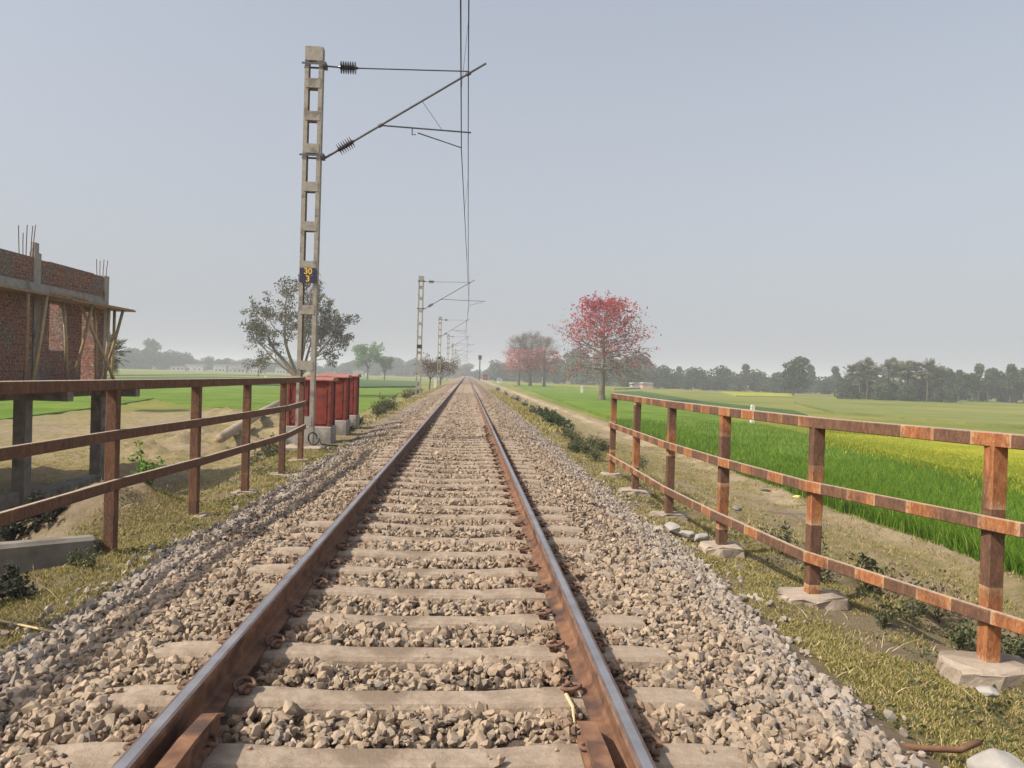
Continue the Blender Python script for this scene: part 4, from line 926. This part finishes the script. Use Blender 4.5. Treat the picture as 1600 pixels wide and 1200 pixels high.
for P_, h_, w_ in A:
    v, q, t = blades(P_, h_, w_, rs); V4.append(v); Q.append(q+b); T3.append(t+b); b += len(v)
o = link('wheat_blades', mesh_np('wheat_blades', np.concatenate(V4), [np.concatenate(Q), np.concatenate(T3)], M['wheat'])); tag(o, 'upright green wheat blades along the near edge of the right field', 'crop', kind='stuff')
# ragged flowering heads over the edges of the mustard strip
n_ = 42000; pxs = rs.uniform(1270, 1630, n_); t_ = (pxs-1285)/340.; lo_e = 684+62*np.clip(t_, 0, 1); hi_e = 676+22*np.clip(t_, 0, 1)
pys = np.where(rs.rand(n_) < .7, lo_e+rs.normal(size=n_)*(4+8*np.clip(t_, 0, 1)), hi_e+rs.normal(size=n_)*3)
Pm = np.array([at(a, b, FZ+.40) for a, b in zip(pxs, pys)]); Pm = np.concatenate([Pm, np.full((n_, 1), FZ+.32)], 1)
v, q, t = blades(Pm, .24, .05, rs, .3); tag(link('mustard_heads', mesh_np('mustard_heads', v, [q, t], M['mustard'])), 'ragged yellow flower heads along the edges of the mustard strip', 'crop', kind='stuff')
# short grass on the benches
def grass_pts(n, x0, x1, y0, y1, thr, sgn):
    x = rs.uniform(x0, x1, n); y = rs.uniform(y0, y1, n); k = .65*fbm(x*.9, y*.9)+.5*fbm(x*3.1+3, y*3.1)+rs.normal(size=n)*.14 > thr; k &= ~(((x+4.35)/1.0)**2+((y-8.9)/1.05)**2 < 1.1*rs.uniform(.6, 1.15, n)); x, y = x[k], y[k]
    return np.stack([x, y, ground_z(x, y)-.004], -1)
A = [(grass_pts(90000, 2.5, 4.0, 2.2, 8.5, -.04, 1), .028, .006), (grass_pts(26000, 2.5, 3.6, 8.5, 24, -.1, 1), .05, .008), (grass_pts(80000, -4.6, -2.4, 3.6, 9.5, -.10, -1), .032, .006), (grass_pts(26000, -3.6, -2.4, 9.5, 18, -.05, -1), .05, .008),
     (grass_pts(120000, 3.6, 11.2, 5, 40, -.05, 1), .06, .012), (grass_pts(90000, -16, -3.6, 9, 48, -.02, -1), .06, .013), (grass_pts(24000, 2.7, 5, 24, 90, -.2, 1), .14, .03), (grass_pts(20000, -6, -2.8, 24, 110, -.1, 1), .12, .03)]
V4 = []; Q = []; T3 = []; b = 0
for P_, h_, w_ in A:
    v, q, t = blades(P_, h_, w_, rs, .7); V4.append(v); Q.append(q+b); T3.append(t+b); b += len(v)
o = link('short_grass', mesh_np('short_grass', np.concatenate(V4), [np.concatenate(Q), np.concatenate(T3)], M['grass'])); tag(o, 'thin yellowish green grass on the embankment shoulders', 'grass', kind='stuff')

# ------------------------------------------------------------------ weeds and shrubs
def verge(n, x0, x1, y0, y1):
    x = rs.uniform(x0, x1, n); y = rs.uniform(y0, y1, n); k = fbm(x*2.3+11, y*2.3) > .22; x, y = x[k], y[k]; return np.stack([x, y, ground_z(x, y)+.008+.05*rs.rand(len(x))**2], -1)
Pv = np.concatenate([verge(9000, 2.45, 4.6, 2.4, 9), verge(12000, -4.8, -2.4, 3.8, 10.5), verge(9000, 2.6, 4.6, 9, 18), verge(12000, -4, -2.5, 10, 18)])
V, Fq = cards(Pv, .017, rs, .4, .6)
tag(link('broad_leaf_weeds', mesh_np('broad_leaf_weeds', V, [Fq], M['weed'])), 'low broad leaved weeds in patches on the track shoulders', 'ground cover', kind='stuff')
xk = np.concatenate([rs.uniform(2.5, 6, 900), rs.uniform(-5, -2.4, 700)]); yk = rs.uniform(2.5, 14, len(xk)); Pk = np.stack([xk, yk, ground_z(xk, yk)+.004], -1)
v, q, t = blades(Pk, .07, .005, rs, 1.5); tag(link('dead_stalks', mesh_np('dead_stalks', v, [q, t], M['straw'])), 'scattered dead straw stalks on the track shoulders', 'straw', kind='stuff')
def weed_proto(seed, H, W, k, leaf, mat, name='weed', stems=7):
    T = Tree(seed); C = []
    for i in range(stems):
        a = T.r.uniform(0, 6.28); sp_ = T.r.uniform(.1, 1)*W/H; T.branch((0, 0, -.03), (math.cos(a)*sp_, math.sin(a)*sp_, 1), H*T.r.uniform(.6, 1), .006*H/.4, 0, [dict(n=4, wander=.18, kids=4, ang=(.8, .2), len=.45, rad=.6, start=.2), dict(n=2, wander=.2)])
    C = spread(T, T.tips+T.mids, k, H*.07); V, Fq = seg_tubes(T.seg, 4)
    root = empty(name, (0, 0, -50)); link('stem', mesh_np('stem', V, [Fq], M['bark_dk']), root); link('leaves', mesh_np('leaves', *(lambda c: (c[0], [c[1]]))(cards(C, leaf, T.np, aspect=.5)), mat), root); return root
wp = [weed_proto(1, .38, .22, 3, .028, M['weed']), weed_proto(2, .28, .25, 4, .025, M['weed']), weed_proto(3, .45, .2, 2, .024, M['leaf_brown'])]
gp = weed_proto(9, .42, .3, 5, .032, M['leaf_bright'], 'leafy_plant')
dp_ = weed_proto(7, .34, .42, 5, .045, M['leaf_dusty'], 'dark_plant')
sp_ = weed_proto(8, .85, 1.0, 16, .06, M['leaf_mid'], 'shrub', 11)
sb = weed_proto(10, .9, .8, 7, .05, M['weed'], 'shrub', 12)
for p_ in wp+[gp, dp_, sp_, sb]: tag(p_, 'x', 'shrub' if p_.name.startswith('shrub') else 'plant')
def plant(proto, x, y, s, label, group=None, dz=0):
    z = float(ground_z(x, y))+dz; o = put(proto, (x, y, z), s, label, group); return o
for x, y, s, k in ((3.75, 6.0, 1, 0), (3.95, 5.6, .9, 1), (3.6, 7.0, 1.1, 0), (4.2, 6.2, 1, 2), (4.4, 5.5, 1.2, 0), (4.0, 4.9, .8, 1), (4.5, 4.6, 1, 2), (3.7, 8.0, .9, 1), (3.9, 8.8, 1, 0), (4.3, 7.2, 1.2, 2), (4.8, 6.6, 1, 0), (5.0, 5.2, 1.1, 0), (4.9, 4.3, 1.1, 2), (3.5, 5.7, .7, 1), (5.4, 7.4, 1, 0), (4.1, 5.2, 1, 0), (3.8, 6.5, 1.3, 1), (4.6, 7.9, 1, 1), (3.9, 4.1, .9, 0), (4.4, 3.9, 1, 1), (5.5, 6.0, 1, 1)):
    plant(wp[k], x+rt.uniform(-.08, .08), y+rt.uniform(-.1, .1), s*.85, 'small scruffy weed on the sandy bank behind the right railing', 'weeds on the bank behind the right railing')
plant(gp, *at(232, 800, -.45), 1.0, 'bright leafy plant on the sand heap behind the left railing')
plant(wp[2], *at(265, 770, -.6), 1.1, 'thin dry weed beside the leafy plant left of the track')
for px, py, s in ((15, 850, .8), (50, 850, .85), (80, 852, .6), (35, 866, .7), (-25, 860, .9)):
    x, y = at(px, py-30, -.35); plant(dp_, x-.15, y+.35, s, 'dark dusty leafy plant behind the low wing wall', 'dark plants behind the wing wall')
for px, py, s in ((10, 925, 1.), (35, 935, .7), (-20, 945, 1.1)):
    x, y = at(px, py, -.4); plant(dp_, x, y, s*.6, 'dark leafy plant on the grass in front of the wing wall at the left edge', 'dark plants at the left edge')
for px, py, s in ((118, 885, .55), (140, 890, .5), (150, 868, .6), (165, 862, .4)):
    x, y = at(px, py, -.4); plant(wp[1], x, y, s, 'little weed at the foot of the wing wall', 'weeds at the foot of the wing wall')
for px, py, s in ((853, 660, .75), (866, 668, .75), (876, 674, .6), (843, 652, .6), (830, 640, .4), (860, 656, .75)):
    x, y = at(px, py+5, -.8); x = max(x, 3.0); plant(sp_, x, y, s*rt.uniform(.8, 1.0), 'dark green shrub on the bank right of the ballast before the railing starts', 'dark shrubs on the right bank')
for px, py, s in ((885, 712, .4), (900, 705, .35), (915, 712, .35), (930, 722, .35), (1000, 716, .4), (945, 700, .45), (800, 615, .6), (790, 609, .6), (778, 602, .8), (808, 622, .55), (820, 632, .5), (833, 644, .5), (925, 690, .4), (940, 705, .35), (893, 688, .4), (905, 697, .35), (884, 682, .45)):
    x, y = at(px, py+4, -.6); x = max(x, 2.85); plant(sb, x, y, s, 'olive scrubby shrub edging the ballast right of the track', 'olive shrubs right of the ballast')
for px, py, s in ((600, 650, .75), (612, 644, .6), (590, 655, .6), (636, 622, .8), (645, 614, .8), (560, 672, .4), (545, 685, .35), (655, 607, .9), (440, 700, .5), (420, 690, .6), (405, 700, .5)):
    x, y = at(px, py+2, -.55); x = min(x, -2.9); plant(sb, x, y, s, 'olive scrubby shrub edging the ballast left of the track', 'olive shrubs left of the ballast')
for p_ in wp+[gp, dp_, sp_, sb]:
    if p_.name not in used:
        for c in kids(p_): bpy.data.objects.remove(c)
        bpy.data.objects.remove(p_)

# ------------------------------------------------------------------ stones, posts, litter
def boulder(px, py, z, s, label, group=None, seed=0, mat='footing', flat=.7):
    V, Fc = rock(22, 300+seed); x, y = at(px, py, z); bm = bmesh.new(); vs = [bm.verts.new(v*s*np.array([1, .85, flat])) for v in V]
    for f in Fc: bm.faces.new([vs[i] for i in f])
    bmesh.ops.recalc_face_normals(bm, faces=bm.faces); bmesh.ops.bevel(bm, geom=bm.edges[:], offset=s*.05, segments=1, affect='EDGES', clamp_overlap=True); me = bpy.data.meshes.new('boulder'); bm.to_mesh(me); bm.free(); me.materials.append(M[mat])
    o = link('boulder', me); o.location = (x, y, z+s*.25); o.rotation_euler = (0, 0, seed*1.3); tag(o, label, 'rock', group); return o
boulder(1052, 830, -.46, .17, 'largest pale rock below the fourth right post, between two footings', None, 1, 'conc')
boulder(1076, 838, -.46, .11, 'smaller pale rock just right of the largest rock beside the ballast', None, 2, 'conc')
boulder(1096, 845, -.46, .13, 'pale rock touching the footing of the third right post', None, 3, 'conc')
boulder(1560, 1215, -.45, .17, 'big pale boulder at the bottom right corner', None, 4, 'conc')
boulder(1254, 1070, -.45, .045, 'lone small white stone on the grass right of the ballast', None, 5, 'white')
boulder(1305, 1118, -.45, .05, 'white stone at the grass edge above the brown pipe', None, 6, 'white')
boulder(1345, 1130, -.45, .035, 'pale stone above the middle of the brown pipe', None, 7, 'white')
boulder(1152, 798, -1.3, .16, 'dark rock on the slope behind the right railing', None, 8, 'concd')
boulder(1545, 1085, -.45, .07, 'small pale stone below the footing of the nearest right post', None, 9, 'conc')
boulder(1246, 778, -2.0, .16, 'crumpled yellow plastic bag lying near the wheat edge', None, 10, 'yellowbag', .5)['category'] = 'bag'
boulder(1197, 769, -2.0, .2, 'flat dark rag on the dirt slope near the yellow bag', None, 11, 'black', .25)['category'] = 'rag'
mb = MB(); pts = [at(1268, 1148, -.40)+(-.39,), at(1340, 1162, -.42)+(-.41,), at(1440, 1174, -.44)+(-.425,), at(1500, 1178, -.44)+(-.42,), at(1530, 1172, -.44)+(-.40,)]
mb.tube(pts, .016, 7); tag(mb.build('bent_pipe', M['rail'], smooth=True), 'thin brown pipe lying across the grass and stones at the lower right', 'pipe')
mb = MB(); a = at(-20, 975, -.4); c = at(85, 995, -.4); mb.tube([a+(-.36,), c+(-.37,)], .008, 5); tag(mb.build('straw_stalk', M['straw']), 'dry straw stalk on the grass at the left edge', 'straw')
mb = MB(); a = at(884, 1102, -.2); c = at(897, 1140, -.2); mb.tube([a+(-.15,), ((a[0]+c[0])/2+.012, (a[1]+c[1])/2, -.155), c+(-.17,)], [.009, .008, .004], 6); tag(mb.build('straw_twig', M['straw']), 'short yellow twig among the stones beside the right rail', 'twig')
def white_post(px, py, z, h, w_, label, group=None, name='marker_post'):
    x, y = at(px, py, z); mb = MB(); mb.box((x-w_/2, y-w_/2, z-.3), (x+w_/2, y+w_/2, z+h)); mb.prism([(x-w_/2, z+h+.001), (x+w_/2, z+h+.001), (x+w_/4, z+h+w_*.4), (x-w_/4, z+h+w_*.4)], y-w_/2, y+w_/2, 'y'); tag(mb.build(name, M['white'], bevel=.01), label, 'post', group)
white_post(680, 607, -.4, 1.1, .28, 'near white marker post left of the track by the third mast')
white_post(706, 593, -.3, .9, .4, 'far white marker post left of the track')
white_post(1175, 668, FZ, 1.75, .3, 'white boundary post in the yellow green crop behind the right railing')
white_post(909, 616, FZ, 1.7, .45, 'small white post in the green field left of the big red tree')
white_post(415, 602, FZ, 2.0, .5, 'small white post in the left field above the railing')
# signal post and small red cabinet on the right
x, y = at(749, 593, -.25); root = empty('signal_post', (x, y, -.25)); tag(root, 'dark signal post with a round head right of the distant track', 'signal')
H = 6.0*y/205.; s_ = y*38/1200.
mb = MB(); mb.tube([(0, 0, -.2), (0, 0, s_*.85)], .13*y/160, 8); mb.build('pole', M['tube'], root)
mb = MB(); mb.box((-.35*y/160, -.2, s_*.82), (.35*y/160, .2, s_)); mb.lathe([(0, .0), (.02, .3*y/160), (.3, .3*y/160)], (0, -.5, s_*.92), (0, 1, 0), 12); mb.build('signal_head', M['black'], root)
x, y = at(758, 593.5, -.4); root = empty('relay_hut', (x, y, -.4)); tag(root, 'small brick red relay box beside the distant signal post', 'cabinet')
k = y/1200.; mb = MB(); mb.box((-3.2*k, -.5, -.1), (3.2*k, 1.5, 8.*k)); mb.build('body', M['red'], root)
mb = MB(); mb.prism([(-3.6*k, 8*k+.002), (3.6*k, 8*k+.002), (3.2*k, 9*k), (-3.2*k, 9*k)], -.7, 1.7, 'y'); mb.build('roof', M['redtop'], root)
mb = MB(); mb.box((-1.2*k, -.53, .1), (1.2*k, -.503, 6*k)); mb.build('door', M['redtop'], root)
# logs and rubble of the plot on the left
lg = [at(345, 668, -1.3), at(436, 628, -1.3)]
mb = MB(); mb.tube([lg[0]+(-1.75,), ((lg[0][0]+lg[1][0])/2, (lg[0][1]+lg[1][1])/2, -1.5), lg[1]+(-1.35,)], [.22, .26, .18], 10); tag(mb.build('fallen_log', M['footing'], smooth=True, jitter=.02), 'pale fallen log on the earth heaps left of the red cabinets', 'log')
lx2, ly2 = at(428, 664, -1.2)
V, Fq = scatter(mid, np.stack([lx2+rs.normal(size=60)*.35, ly2+rs.normal(size=60)*.35, float(ground_z(lx2, ly2))+np.abs(rs.normal(size=60))*.14], -1), rs.uniform(.07, .14, 60))
tag(link('brick_rubble', mesh_np('brick_rubble', V, [Fq], M['rubble'])), 'small heap of orange brick rubble left of the railing end', 'rubble', kind='stuff')

# ------------------------------------------------------------------ haze
mb = MB(); mb.box((-2500, -100, FZ-2.5), (2500, 2500, 22)); hz = mb.build('haze', [], None); tag(hz, 'thin pale haze over the fields and treelines', 'haze', kind='stuff')
n = N('haze_air'); n.t.nodes.remove(n.b); pv = n.n('ShaderNodeVolumePrincipled'); pv.inputs['Density'].default_value = .00085; pv.inputs['Color'].default_value = (.86, .885, .96, 1); pv.inputs['Anisotropy'].default_value = .0
n.l(pv.outputs[0], n.t.nodes['Material Output'].inputs['Volume']); hz.data.materials.clear(); hz.data.materials.append(n.m)
